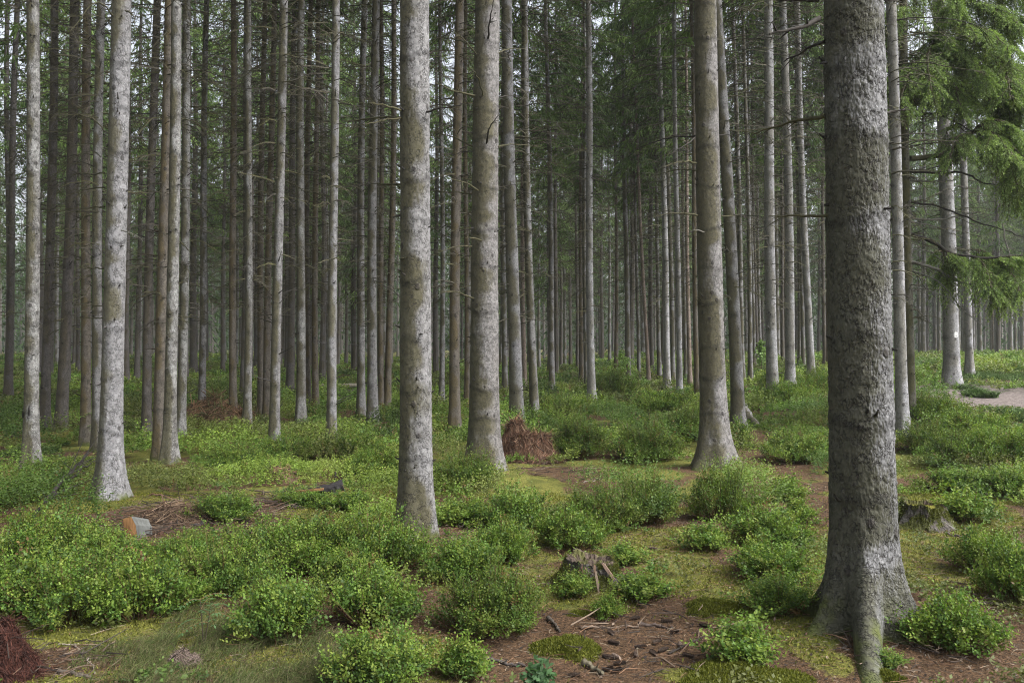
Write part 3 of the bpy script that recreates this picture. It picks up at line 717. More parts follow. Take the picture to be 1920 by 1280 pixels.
# long green boughs reaching in from the open side and from above
for (pts, dY, tn, hg, dn) in [
  ([(1722, 60), (1770, 85), (1820, 130), (1850, 185)], -.6, .8, .9, 1.5),
  ([(1712, 120), (1700, 140), (1680, 160), (1668, 178)], -.5, .8, .9, 1.6),
  ([(1740, 130), (1770, 150), (1790, 190), (1800, 225)], -.5, .7, .9, 1.5),
  ([(1760, 40), (1800, 60), (1850, 75), (1890, 110)], -.8, .9, .8, 1.5),
  ([(1780, 10), (1830, 20), (1880, 40), (1925, 80)], -.4, .8, .8, 1.4),
  ([(1790, -20), (1850, -10), (1900, 0), (1940, 20)], -.2, .6, .8, 1.4),
  ([(1800, 100), (1850, 130), (1900, 150), (1935, 190)], .4, .6, .9, 1.4),
  ([(1822, 248), (1850, 230), (1890, 240), (1925, 275)], -.3, .9, .9, 1.6),
  ([(1822, 248), (1855, 260), (1880, 285), (1900, 310)], -.5, .9, .9, 1.5),
  ([(1850, 180), (1870, 200), (1900, 215), (1930, 250)], .3, .4, .9, 1.4),
  ([(1730, 30), (1700, 40), (1680, 60), (1660, 95)], .3, .5, .9, 1.2),
  ([(1880, 300), (1895, 340), (1910, 370), (1930, 400)], -.3, .6, .9, 1.3),
  ([(1720, -10), (1740, -5), (1775, 20), (1790, 60)], .5, .3, .9, 1.3),
  ([(1745, 105), (1725, 130), (1705, 165), (1690, 215)], -.7, .8, .9, 1.3),
  ([(1760, 60), (1745, 110), (1740, 160), (1748, 215)], -.8, .6, .9, 1.2),
  ([(1850, 95), (1880, 140), (1890, 180), (1895, 225)], -.7, .9, .9, 1.3),
  ([(1822, 248), (1800, 270), (1788, 290), (1785, 315)], -.4, .5, .9, 1.),
  ([(1870, 250), (1890, 290), (1915, 320), (1940, 340)], -.6, .9, .9, 1.3),
  ([(1800, 478), (1830, 500), (1850, 530), (1860, 570)], -.5, .8, 1., 1.3),
  ([(1850, 484), (1880, 505), (1900, 540), (1915, 580)], -.6, .9, 1., 1.3),
  ([(1760, 465), (1770, 490), (1772, 520), (1765, 545)], .3, .3, 1., 1.)]:
    y0_ = pts[0][1]; pts = [(px, y0_+(py-y0_)*.72-12*math.sin(PI*k/3)) for k, (px, py) in enumerate(pts)]
    bough(pts, .016, .005, (.1, 1), dn*1.1, dY*1.5, hg, tone=tn)
    off = [(px+rng.uniform(-14, 22), py+rng.uniform(-26, 26)) for px, py in pts]
    bough(off, .010, .004, (.15, 1), dn*.8, -dY*.7, hg, tone=tn*.6, Y=by_+rng.uniform(-.5, .5))

# ------------------------------------------------------------------ filler spruces further back
def placed_ok(x, y, dmin):
    for (a, b) in TREEPOS:
        if (a-x)**2+(b-y)**2 < dmin*dmin: return False
    return True
FT = []
for v in range(4):
    H = 27.
    g = trunk_geo(H, .14, segs=9, rings=22, flare=.5, fh=.35, lobes=.1, seed=v*3+2, bend=.05, stub=0)
    FT.append([g.mesh('trunk', [M[b]]) for b in (['bark_dark', 'bark_grey', 'bark_brown'])])
cnt = 0; tries = 0
while cnt < 140 and tries < 9000:
    tries += 1
    y = 34 + 52*rng.random()**.75
    x = rng.uniform(-.66, .66)*y
    px = CX + x/y*F
    if 1640 < px < 1925 and y < 50: continue
    if not placed_ok(x, y, 1.9): continue
    TREEPOS.append((x, y)); cnt += 1
    z = float(gz0(np.array([x]), np.array([y]))[0])
    lt = px > 1200
    root = thing('spruce_tree', FAR, 'spruce', (x, y, z), 0, 'slim spruces far back')
    s = rng.uniform(.75, 1.3); k = int(rng.integers(4))
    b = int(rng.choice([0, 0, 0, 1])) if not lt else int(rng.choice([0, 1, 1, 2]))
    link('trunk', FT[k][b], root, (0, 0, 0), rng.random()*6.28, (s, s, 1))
    zb = rng.uniform(7.5, 11.) if y < 50 else rng.uniform(4.5, 9.)
    link('crown', CROWNS[int(rng.integers(6))], root, (0, 0, zb), rng.random()*6.28, (.95, .95, (26.5-zb)/14.))
    link('bare_crown', BARE[int(rng.integers(6))], root, (0, 0, -.5+rng.random()), rng.random()*6.28, (.95, .95, 1))

# the wood beyond and the unseen shade trees, one mass
g = Geo()
nd = 640
yy = np.sqrt(rng.uniform(88**2, 190**2, nd)); xx = rng.uniform(-.68, .68, nd)*yy
# the same wood carried on unseen past the dim side, added to shade it
ns_ = 60; yy = np.concatenate([yy, rng.uniform(-8, 55, ns_)]); xx = np.concatenate([xx, -np.maximum(yy[-ns_:], 0)*.66-rng.uniform(2.5, 16, ns_)]); nd += ns_
zz = gz0(xx, yy)
for a in range(nd):
    R = rng.uniform(.10, .19); z = np.array([-.3, .4, 6, 13, 22])
    pts = np.stack([np.full(5, xx[a])+rng.normal()*.01*z, np.full(5, yy[a]), zz[a]+z], 1)
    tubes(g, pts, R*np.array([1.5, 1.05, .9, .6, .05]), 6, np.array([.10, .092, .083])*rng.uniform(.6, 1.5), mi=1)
m = nd*330
own = rng.integers(0, nd, m); hz = np.where(np.arange(nd) < nd-ns_, 3.5+rng.random(nd)*4, 9.)[own]; hz = hz+((17.5+7*rng.random(nd))[own]-hz)*rng.random(m)**1.1
low = (rng.random(m) < .13) & (own < nd-ns_); hz[low] = rng.uniform(.3, 4.5, low.sum())
rr = (2.6*np.clip(1-(hz-4)/21, 0, 1)**.8+.15)*np.sqrt(rng.random(m)); aa = rng.random(m)*2*PI
B = np.stack([xx[own]+rr*np.cos(aa), yy[own]+rr*np.sin(aa), zz[own]+hz], 1)
D = nrm(np.stack([np.cos(aa), np.sin(aa), -rng.uniform(.2, 1.4, m)], 1))
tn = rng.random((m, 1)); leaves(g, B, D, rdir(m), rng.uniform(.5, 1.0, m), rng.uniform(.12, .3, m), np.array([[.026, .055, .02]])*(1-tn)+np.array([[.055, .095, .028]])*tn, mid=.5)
tag(g.build('forest_with_shade_trees', [M['needles'], M['twig']]), 'dim far wood between the trunks, and unseen trees added to shade one side', 'forest', kind='stuff')

# ------------------------------------------------------------------ undergrowth
BARE_PX = [  # bare or mossy patches: centre x, y, radius x, radius y in the photograph, read back onto the ground
 (1412, 822, 44, 24), (1448, 866, 56, 32), (1488, 908, 64, 36), (1518, 958, 66, 40), (1530, 1005, 50, 30), (1120, 800, 26, 12),
 (1010, 892, 110, 22), (1030, 926, 110, 18), (1150, 935, 110, 16), (1280, 925, 60, 26), (1400, 1000, 60, 34), (1300, 990, 40, 26), (1120, 868, 60, 14), (1300, 850, 24, 14), (1090, 950, 70, 20), (1130, 890, 120, 18), (1260, 885, 70, 16), (1320, 910, 40, 14), (1230, 1030, 110, 38), (1110, 1085, 110, 40), (1010, 1085, 50, 60),
 (1240, 1150, 150, 60), (1130, 1220, 190, 60), (1000, 1240, 120, 40), (1380, 1100, 90, 60), (1500, 1240, 120, 60), (1700, 1230, 200, 70), (1880, 1200, 80, 50),
 (1740, 1070, 60, 60), (1750, 985, 70, 40), (1740, 900, 60, 25), (1850, 960, 60, 40), (1800, 1050, 40, 40),
 (400, 965, 130, 36), (290, 955, 70, 26), (480, 985, 90, 22), (600, 922, 40, 9), (80, 880, 30, 8), (960, 1030, 40, 24), (830, 1010, 30, 20), (1030, 950, 40, 14),
 (90, 1250, 160, 44), (430, 1220, 220, 60), (640, 1200, 60, 60), (800, 1150, 24, 60), (850, 1180, 30, 60),
 (1865, 748, 80, 34), (1910, 755, 80, 36), (1890, 712, 80, 14), (1900, 790, 40, 26)]
BAREW = []
for (px, py, rx, ry) in BARE_PX:
    x, y, z = at(px, py); y2 = at(px, py-ry)[1]; y1 = at(px, py+ry)[1]
    BAREW.append((x, y, rx/F*y, max(.12, (y2-y1)/2), ))
def bare(x, y):
    b = np.zeros(np.shape(x))
    for (cx, cy, rx, ry) in BAREW:
        d = np.sqrt(((x-cx)/rx)**2+((y-cy)/ry)**2) + .35*(noise2(x/.35, y/.35, 77)-.5)
        b = np.maximum(b, sst(1.15, .75, d))
    return b
def dome(x, y, cell, s, hmin, hmax, prob):
    """clump height, clump random value: the tallest of the domes around"""
    xi, yi = np.floor(x/cell), np.floor(y/cell); h = np.zeros(x.shape); idv = np.zeros(x.shape)
    for a in (-1, 0, 1):
        for b in (-1, 0, 1):
            i, j = xi+a, yi+b
            cx, cy = (i+_h(i, j, 0, s))*cell, (j+_h(i, j, 0, s+1))*cell
            R = cell*(.40+.34*_h(i, j, 0, s+2)); H = hmin+(hmax-hmin)*_h(i, j, 0, s+3)**1.3
            q = 1-((x-cx)**2+(y-cy)**2)/(R*R)
            hh = np.where((q > 0) & (_h(i, j, 0, s+4) < prob), H*np.sqrt(np.maximum(q, 0)), 0)
            m = hh > h; idv = np.where(m, _h(i, j, 0, s+5), idv); h = np.maximum(h, hh)
    return h, idv
PAL = np.array([[.106, .174, .030], [.074, .138, .028], [.134, .194, .033], [.058, .106, .028], [.154, .196, .041], [.104, .114, .036]])
def undergrowth():
    g = Geo()
    for (y0, y1, lai) in ((3.4, 7.5, .8), (7.5, 12, 1.15), (12, 20, 1.1), (20, 34, 1.0), (34, 58, .9), (58, 92, .7)):
        ym = (y0*y1)**.5
        s = max(.022, 2.15*ym/853)
        area = .80*(y1*y1-y0*y0)
        nl = 9
        ns = int(area*lai/(.42*s*s)/nl)
        y = np.sqrt(rng.uniform(y0*y0, y1*y1, ns)); x = rng.uniform(-.78, .82, ns)*y
        b = bare(x, y)
        big, idb = dome(x, y, 1.15, 3, .20, .58, .84); sm, ids = dome(x, y, .5, 23, .06, .26, .45)
        if y0 < 5: big, idb = big*0, idb; sm, ids = dome(x, y, .34, 43, .06, .20, .46)
        far_h = 1+.0*y
        h = np.maximum(big, sm)*far_h; idv = np.where(big > sm, idb, ids)
        if y1 > 12: h = np.maximum(h, .03+.08*noise2(x/.3, y/.3, 5))
        keep = (h > .04) & (rng.random(ns) > b*1.02)
        for (tx, ty) in TREEPOS[:len(trees)]:
            if ty < 24: keep &= ((x-tx)**2+((y-ty+.2)*.8)**2) > (.55 if ty < 12 else .42)**2
        for (ex, ey, er) in CLEAR: keep &= ((x-ex)**2+(y-ey)**2) > er*er
        x, y, h, idv = x[keep], y[keep], h[keep], idv[keep]; n = len(x)
        hh = h*rng.uniform(.7, 1.1, n)
        z = gz(x, y)
        ci = (idv*997 % 1*len(PAL)).astype(int) % len(PAL)
        pm = PAL[ci]*.75 + PAL[rng.integers(0, len(PAL), n)]*.25
        pm = pm*(.62+.75*(idv*31 % 1))[:, None]
        pm = pm*rng.uniform(.7, 1.3, (n, 1))
        dk = (rng.random(n) < .018); pm[dk] = np.array([.13, .075, .035])
        # a heathery brown drift here and there
        hb = sst(.60, .70, fbm2(x/3.1, y/3.1, 91, 2))[:, None]*.55; pm = pm*(1-hb) + np.array([[.085, .085, .036]])*hb
        top = np.stack([x+rng.normal(size=n)*.05*(1+s*8), y+rng.normal(size=n)*.05*(1+s*8), z+hh], 1); bot = np.stack([x, y, z+hh*.15], 1)
        for q in range(nl):
            t = .30+.70*(q+rng.random(n))/nl
            p = bot+(top-bot)*t[:, None]
            a = q*2.4+rng.random(n)*1.5
            d = np.stack([np.cos(a), np.sin(a), rng.uniform(-.1, .9, n)], 1)
            nr = np.stack([rng.normal(size=n)*.75, rng.normal(size=n)*.75-.25, np.ones(n)], 1)
            sz = s*rng.uniform(.75, 1.3, n)
            cc = pm*rng.uniform(.85, 1.15, (n, 1)) + (np.array([[.012, .017, .001]]) if q >= nl-2 else 0)
            leaves(g, p, d, nr, sz, sz*.62, cc)
    return tag(g.build('undergrowth', [M['bilberry']]), 'sea of low green bilberry and heather covering the forest floor', 'undergrowth', kind='stuff')

# ------------------------------------------------------------------ bilberry bushes that stand as single clumps
def bush_mesh(i, R, H, nsh, leaf=.0215, dark=0.):
    f, s = Geo(), Geo()
    for q in range(nsh):
        a = rng.random()*2*PI; rr = math.sqrt(rng.random()); lob = 1+.22*math.sin(3*a+i)+.12*math.sin(7*a+2*i)
        lump = .78+.30*math.sin(a*2.3+i)*math.sin(rr*7+i) 
        tip = np.array([math.cos(a)*rr*R*lob, math.sin(a)*rr*R*lob, H*math.sqrt(max(.05, 1-rr**2.6*.95))*lump*rng.uniform(.7, 1.06)])
        b = np.array([math.cos(a), math.sin(a), 0])*R*rr*.55*rng.uniform(.4, 1.1)
        t = np.linspace(0, 1, 5)[:, None]
        mid = b*.35+tip*np.array([.65, .65, .55])
        pp = b*(1-t)**2+2*mid*t*(1-t)+tip*t*t
        tubes(s, pp, np.linspace(.0030, .0010, 5), 3, np.array([.09, .10, .03]) if rng.random() < .5 else np.array([.10, .055, .03]))
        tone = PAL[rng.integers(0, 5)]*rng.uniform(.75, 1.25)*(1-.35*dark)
        if rng.random() < .012: tone = np.array([.13, .08, .035])
        for k in range(7):
            k0 = rng.uniform(.35, .92)
            p0 = np.array([np.interp(k0, t[:, 0], pp[:, u]) for u in range(3)])
            az = rng.random()*2*PI
            ax = nrm(np.array([math.cos(az), math.sin(az), rng.uniform(.35, 1.6)]))
            l = rng.uniform(.05, .12)
            nl = int(max(4, l/.012)); u = (np.arange(nl)+.5)/nl
            pb = p0+ax*(u*l)[:, None]
            an = np.arange(nl)*PI+rng.random()*6.28+rng.normal(size=nl)*.6
            e1 = nrm(np.cross(ax, [.3, .2, 1.])); e2 = np.cross(ax, e1)
            d = ax*.4+np.cos(an)[:, None]*e1+np.sin(an)[:, None]*e2*.8+np.array([0, 0, .15])
            sz = leaf*rng.uniform(.65, 1.35, nl)*(1-.3*u)
            nr = np.array([0, -.15, 1.])+rng.normal(size=(nl, 3))*.45
            cc = tone[None]*rng.uniform(.88, 1.12, (nl, 1))+np.array([[.020, .030, .002]])*(u > .65)[:, None]
            leaves(f, pb, d, nr, sz, sz*.64, cc)
    return f.mesh('foliage', [M['bilberry']]), s.mesh('stem', [M['twig']])
BUSH = {'L': [bush_mesh(i, .42, .40, 330) for i in range(4)], 'M': [bush_mesh(i+5, .27, .32, 180) for i in range(4)],
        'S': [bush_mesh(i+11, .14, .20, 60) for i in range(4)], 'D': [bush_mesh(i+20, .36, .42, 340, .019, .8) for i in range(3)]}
SZ = {'L': (.84, .40), 'M': (.54, .32), 'S': (.28, .20), 'D': (.72, .42)}
G_B = 'bilberry bushes on the forest floor'
BL = [  # centre x, base y, width, height, kind, label
 (50, 1150, 190, 120, 'M', 'bilberry bush overhanging the dark red brush in the corner'),
 (140, 1165, 220, 130, 'L', 'wide leafy bilberry bush above the mat of pale roots'),
 (75, 1085, 210, 130, 'L', 'tall rounded bilberry bush under the fallen dark branch'),
 (180, 1080, 190, 92, 'L', 'bilberry bush in front of the split log with orange face'),
 (265, 1165, 150, 120, 'M', 'bilberry bush over reddish bare stems beside the rowan seedling'),
 (345, 1080, 180, 80, 'L', 'bright bilberry bush below the brown twig litter'),
 (310, 1150, 120, 90, 'M', 'small bright bush close behind the rowan seedling'),
 (410, 1120, 180, 110, 'L', 'bilberry bush behind the rowan seedling and the wispy grass'),
 (500, 1075, 190, 100, 'L', 'wide bush beneath the twig litter hollow'),
 (600, 1075, 200, 110, 'L', 'broad mound of bilberry midway between twig litter and lone stout spruce'),
 (705, 1085, 190, 120, 'L', 'bilberry mound pressed against the foot of the lone stout spruce'),
 (525, 1210, 150, 130, 'M', 'loose bush with rusty dead stems standing in the wispy grass'),
 (700, 1180, 150, 115, 'M', 'rounded bilberry bush standing over the bare needle hollow'),
 (660, 1115, 120, 80, 'M', 'small bush bridging the mound at the stout spruce and the needle hollow'),
 (920, 1192, 200, 125, 'D', 'dark dense bilberry bush, largest one on the bare brown floor'),
 (870, 1095, 130, 90, 'M', 'bright bush just behind the dark dense one'),
 (945, 1060, 100, 80, 'M', 'bright yellow-green bush in the dip before the broken stump'),
 (715, 1300, 170, 120, 'M', 'leafy bush cut by the lower edge of the picture'),
 (872, 1275, 85, 70, 'S', 'small bright sprig bush at the lower edge beside the moss'),
 (965, 1000, 110, 90, 'M', 'dense green bush in front of the brush heap clearing'),
 (870, 990, 110, 55, 'M', 'low yellowish bush at the side of the lone stout spruce'),
 (875, 925, 125, 75, 'D', 'dark leafy bush in front of the rough-barked spruce'),
 (1070, 1035, 110, 85, 'M', 'lime-green bush right behind the broken stump'),
 (1120, 1000, 150, 90, 'D', 'dull green bush beyond the broken stump'),
 (1210, 990, 120, 100, 'D', 'dense bush between the broken stump and the speckled spruce'),
 (1088, 868, 100, 85, 'D', 'dark rounded bush beside the brush heap'),
 (1212, 872, 130, 80, 'D', 'dark wide bush before the speckled spruce'),
 (1350, 985, 120, 115, 'D', 'tall bush right before the foot of the speckled spruce'),
 (1440, 1030, 140, 80, 'M', 'spreading bush on the needle path before the speckled spruce'),
 (1320, 1040, 75, 50, 'S', 'small feathery dark bush at the edge of the yellow moss'),
 (1476, 945, 68, 42, 'S', 'neat little bush in the middle of the needle path'),
 (1450, 1095, 140, 80, 'M', 'bush growing behind the mossy foot of the scaly spruce'),
 (1460, 1165, 120, 80, 'M', 'bush beside the mossy foot of the scaly spruce'),
 (1388, 1258, 110, 80, 'S', 'pale leafy bush among pine cones before the scaly spruce'),
 (1785, 1232, 170, 110, 'M', 'sprawling bush at the root of the scaly spruce'),
 (1495, 872, 130, 65, 'L', 'dense bush bordering the needle path past the scaly spruce'),
 (1812, 985, 90, 65, 'S', 'bush sheltering the hollow mossy stump'),
 (1850, 1080, 120, 90, 'M', 'glossy bush beyond the bare needle slope'),
 (1905, 1140, 120, 120, 'M', 'glossy bush cut by the side edge of the picture'),
 (1790, 880, 120, 70, 'D', 'dark round bush on the green bank above the hollow stump'),
 (1865, 880, 140, 80, 'L', 'broad lush bush on the green bank below the dirt path'),
 (1383, 842, 45, 45, 'S', 'small bright bush tucked behind the speckled spruce'),
 (1140, 1165, 50, 42, 'S', 'tiny bright sprig bush in front of the broken stump'),
 (1205, 1130, 90, 50, 'S', 'loose low sprigs beside the broken stump'),
 (1075, 1125, 60, 50, 'S', 'sprig bush leaning on the broken stump'),
 (1170, 1060, 70, 35, 'S', 'little sprig in the yellow moss past the broken stump'),
 (660, 862, 120, 60, 'L', 'broad bush hiding the foot of the ringed pale spruce'),
 (420, 980, 110, 60, 'M', 'bush growing out of the middle of the twig litter'),
 (1150, 752, 90, 60, 'D', 'dark bush on the slope under the birch sapling'),
 (1480, 770, 110, 60, 'L', 'bush at the foot of the three silver trunks'),
 (1500, 985, 60, 40, 'S', 'low sprig bush where the needle path meets the scaly spruce'),
 (1750, 800, 110, 60, 'L', 'lush bush at the top of the green bank beside the mossy limbed spruce'),
 (1830, 826, 130, 56, 'L', 'bright bush high on the green bank just below the dirt path'),
 (1900, 862, 110, 56, 'L', 'bright bush on the green bank at the side edge of the picture'),
 (1740, 850, 110, 60, 'D', 'dull dark bush on the lower green bank behind the scaly spruce'),
 (1795, 925, 110, 50, 'M', 'low yellowish bush at the lower rim of the green bank'),
 (1890, 935, 100, 60, 'M', 'leafy bush at the lower rim of the green bank by the side edge'),
 (1460, 735, 80, 44, 'D', 'dark bush at the foot of the silver-grey spruce of the row'),
 (1540, 740, 70, 50, 'L', 'bush squeezed between the row of silver trunks and the scaly spruce'),
 (1290, 830, 90, 60, 'D', 'dull bush hugging the speckled spruce from behind'),
 (1060, 790, 100, 50, 'L', 'broad bush on the slope past the brush heap'),
 (1250, 780, 110, 50, 'L', 'spreading bush below the silvery pair'),
 (540, 870, 120, 60, 'L', 'lush bush at the swollen foot of the knotty grey spruce'),
 (440, 890, 120, 55, 'L', 'lush bush above the arching dry stalks'),
 (700, 900, 110, 60, 'L', 'bright bush right behind the lone stout spruce'),
 (100, 900, 120, 40, 'D', 'dark bush at the foot of the scarred white spruce'),
 (30, 950, 120, 60, 'D', 'dark heathery bush at the side edge near the fallen dark branch'),
 (572, 948, 90, 34, 'M', 'small bush at the thin end of the charred log'),
 (648, 958, 90, 42, 'M', 'small bush covering the thick end of the charred log'),
 (1660, 1260, 60, 30, 'S', 'tiny green sprigs by dry twigs below the scaly spruce'),
]
CLEAR = [(*at(px, py)[:2], r) for (px, py, r) in ((250, 1030, .42), (268, 1000, .4), (600, 950, .35), (385, 1170, .3), (1108, 1085, .3))]
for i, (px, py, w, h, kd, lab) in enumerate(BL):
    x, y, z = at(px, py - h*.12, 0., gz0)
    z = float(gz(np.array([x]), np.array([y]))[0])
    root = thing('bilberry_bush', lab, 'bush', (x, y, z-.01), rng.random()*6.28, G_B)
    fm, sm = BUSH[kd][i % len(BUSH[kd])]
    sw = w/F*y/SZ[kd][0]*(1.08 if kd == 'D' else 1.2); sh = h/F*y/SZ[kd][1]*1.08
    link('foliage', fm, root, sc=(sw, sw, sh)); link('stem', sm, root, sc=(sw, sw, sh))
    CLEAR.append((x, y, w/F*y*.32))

# ------------------------------------------------------------------ ground
def ground():
    ys = np.concatenate([np.linspace(-40, 2.4, 24), np.geomspace(2.5, 14, 330), np.geomspace(14.1, 260, 150)])
    us = np.linspace(-1, 1, 361); us = np.sign(us)*np.abs(us)**1.15
    Y, U = np.meshgrid(ys, us, indexing='ij')
    X = U*np.maximum(.85*np.abs(Y), 0) + U*3.0
    X = X + np.where(Y < 3, U*36, 0)*sst(3., -10, Y)
    Z = gz(X, Y)
    b = bare(X, Y)
    moss = sst(.41, .56, fbm2(X/.9+4, Y/.9, 61, 3))
    for (px, py, rx, ry) in ((1230, 1030, 110, 40), (1300, 1090, 120, 40), (1740, 1000, 60, 40), (1180, 890, 150, 12), (930, 1110, 60, 50), (1330, 1250, 120, 40), (1500, 1200, 60, 60), (1780, 930, 80, 25), (650, 1240, 70, 60)):
        x, y, z = at(px, py); y2 = at(px, py-ry)[1]; d = np.sqrt(((X-x)/(rx/F*y))**2+((Y-y)/max(.1, y2-y))**2)+.6*(noise2(X/.2, Y/.2, 3)-.5)
        moss = np.maximum(moss, sst(1.2, .6, d))
    for (px, py, rx, ry) in ((1450, 860, 70, 40), (1510, 940, 70, 50), (1200, 1210, 160, 50), (1820, 1180, 120, 70), (1700, 1250, 130, 40), (400, 965, 160, 40), (1060, 885, 80, 14), (100, 1240, 160, 30)):
        x, y, z = at(px, py); y2 = at(px, py-ry)[1]; d = np.sqrt(((X-x)/(rx/F*y))**2+((Y-y)/max(.1, y2-y))**2)+.6*(noise2(X/.2, Y/.2, 13)-.5)
        moss = moss*(1-.85*sst(1.2, .6, d))
    px_, py_, _ = at(1895, 736); pd = np.sqrt(((X-px_)/2.2)**2+((Y-py_)/2.8)**2)+.3*(noise2(X/.8, Y/.8, 4)-.5)
    path = sst(1.1, .85, pd)
    K = np.stack([moss, path, b], -1).reshape(-1, 3)
    n, m = Y.shape; idx = np.arange(n*m).reshape(n, m)
    g = Geo(); g.add(np.stack([X, Y, Z], -1).reshape(-1, 3), Q=np.stack([idx[:-1, :-1], idx[:-1, 1:], idx[1:, 1:], idx[1:, :-1]], -1).reshape(-1, 4), col=K)
    mt, nt, out = new_mat('forest_floor'); k = N(nt)
    a = k.n('ShaderNodeAttribute', attribute_name='Col'); sp = k.n('ShaderNodeSeparateColor'); k.l(a.outputs['Color'], sp.inputs[0])
    tc = k.n('ShaderNodeTexCoord'); v = tc.outputs['Object']
    f1 = k.noise(v, 70, 5, .7); f2 = k.noise(v, 16, 4, .6); f3 = k.noise(k.mapping(v, (1, 1, 1), (7, 3, 0)), 150, 3, .6, .6); f4 = k.noise(v, 3.2, 4, .6)
    lit = k.mix(k.ramp(f1, .35, .68), (.030, .019, .011), (.135, .080, .044))
    lit = k.mix(k.math('MULTIPLY', k.ramp(f3, .58, .70), .8), lit, (.20, .14, .09))
    lit = k.mix(k.math('MULTIPLY', k.ramp(f2, .55, .72), .7), lit, (.035, .024, .018))
    ms = k.mix(k.ramp(f1, .3, .7), (.055, .060, .013), (.195, .190, .045))
    ms = k.mix(k.math('MULTIPLY', k.ramp(f4, .42, .62), .7), ms, (.055, .068, .014))
    mf = k.math('ADD', sp.outputs[0], k.math('MULTIPLY', k.math('SUBTRACT', f2, .5), 1.5))
    mf = k.math('ADD', mf, k.math('MULTIPLY', k.math('SUBTRACT', f1, .5), .8))
    col = k.mix(k.ramp(mf, .30, .80), lit, ms)
    pt = k.mix(k.ramp(f2, .35, .65), (.13, .108, .10), (.235, .20, .185))
    col = k.mix(sp.outputs[1], col, pt)
    p = k.n('ShaderNodeBsdfPrincipled'); k.l(col, p.inputs['Base Color']); p.inputs['Roughness'].default_value = .95; p.inputs['Specular IOR Level'].default_value = .15
    bm = k.n('ShaderNodeBump'); bm.inputs['Strength'].default_value = .9; bm.inputs['Distance'].default_value = .02
    k.l(k.math('ADD', f1, k.math('MULTIPLY', f2, 1.2)), bm.inputs['Height']); k.l(bm.outputs[0], p.inputs['Normal']); k.l(p.outputs[0], out.inputs[0])
    o = g.build('ground', [mt], smooth=True); o['kind'] = 'structure'
ground()
undergrowth()

# needles, twig bits and cone scales strewn on the floor
def scatter(n, y0, y1, amp=.62):
    y = np.sqrt(rng.uniform(y0*y0, y1*y1, n)); x = rng.uniform(-amp, amp, n)*y
    return x, y
g = Geo()
x, y = scatter(46000, 3.6, 9.); z = gz(x, y)
kp = rng.random(len(x)) < .35+.65*bare(x, y); x, y, z = x[kp], y[kp], z[kp]; n = len(x)
a = rng.random(n)*2*PI; L = np.exp(rng.normal(-3.55, .65, n)); L = np.clip(L, .014, .26)
pal = np.array([[.15, .085, .05], [.19, .11, .065], [.10, .055, .034], [.22, .18, .13], [.05, .038, .03], [.035, .028, .024]])
c = pal[rng.integers(0, 6, n)]*rng.uniform(.7, 1.2, (n, 1))
d = np.stack([np.cos(a), np.sin(a), rng.uniform(-.12, .2, n)], 1)
p0 = np.stack([x, y, z+.006+rng.random(n)*.012], 1)
bend = rng.normal(size=(n, 3))*.1*L[:, None]; bend[:, 2] = np.abs(bend[:, 2])*.5
PP = np.stack([p0-d*L[:, None]/2, p0+bend, p0+d*L[:, None]/2], 1)
RR = (.0011+.010*L)[:, None]*np.array([[1, .9, .5]])*.75
tubes(g, PP, RR, 3, c)
# twig-strewn hollow in front of the thick pale spruce, and other brushy spots
for (px, py, rx, ry, m) in ((385, 968, 165, 42, 620), (610, 925, 70, 16, 200), (110, 1245, 110, 34, 70), (870, 1020, 50, 26, 70), (1850, 1140, 100, 40, 70), (1230, 1205, 190, 60, 90), (1480, 900, 60, 40, 110), (1060, 888, 110, 16, 140), (1700, 1240, 140, 40, 60)):
    X0, Y0, _ = at(px, py); y2 = at(px, py-ry)[1]
    a = rng.random(m)*2*PI; r = np.sqrt(rng.random(m)); x = X0+np.cos(a)*r*rx/F*Y0; y = Y0+np.sin(a)*r*max(.1, y2-Y0); z = gz(x, y)
    a = rng.random(m)*2*PI; L = np.clip(np.exp(rng.normal(-2.2, .55, m)), .04, .45)*(1 if py < 1000 else .7); up = rng.uniform(-.05, .22, m)
    d = np.stack([np.cos(a), np.sin(a), up], 1); p0 = np.stack([x, y, z+.01+rng.random(m)*.05], 1)
    bd = rng.normal(size=(m, 3))*.06*L[:, None]
    c = np.array([[.05, .036, .028], [.085, .052, .034], [.12, .09, .065], [.035, .028, .024]])[rng.integers(0, 4, m)]*rng.uniform(.7, 1.3, (m, 1))
    tubes(g, np.stack([p0-d*L[:, None]/2, p0+bd, p0+d*L[:, None]/2], 1), (.0022+.010*L)[:, None]*np.array([[1, .9, .4]]), 4, c)
# crumbs of bark and cone scales
m = 5200; x, y = scatter(m, 3.7, 8.5); kp = rng.random(m) < bare(x, y)+.1; x, y = x[kp], y[kp]; m = len(x); z = gz(x, y)
leaves(g, np.stack([x, y, z+.004], 1), np.concatenate([rdir(m)[:, :2], rng.uniform(0, .5, (m, 1))], 1), rdir(m)*.5+np.array([0, 0, 1]), rng.uniform(.012, .035, m), rng.uniform(.008, .02, m),
       np.array([[.04, .03, .025], [.10, .06, .04], [.16, .12, .09], [.025, .02, .018]])[rng.integers(0, 4, m)]*rng.uniform(.7, 1.3, (m, 1)))
tag(g.build('needle_litter', [M['litter']]), 'brown needles and broken twig bits strewn over the bare floor', 'litter', kind='stuff')

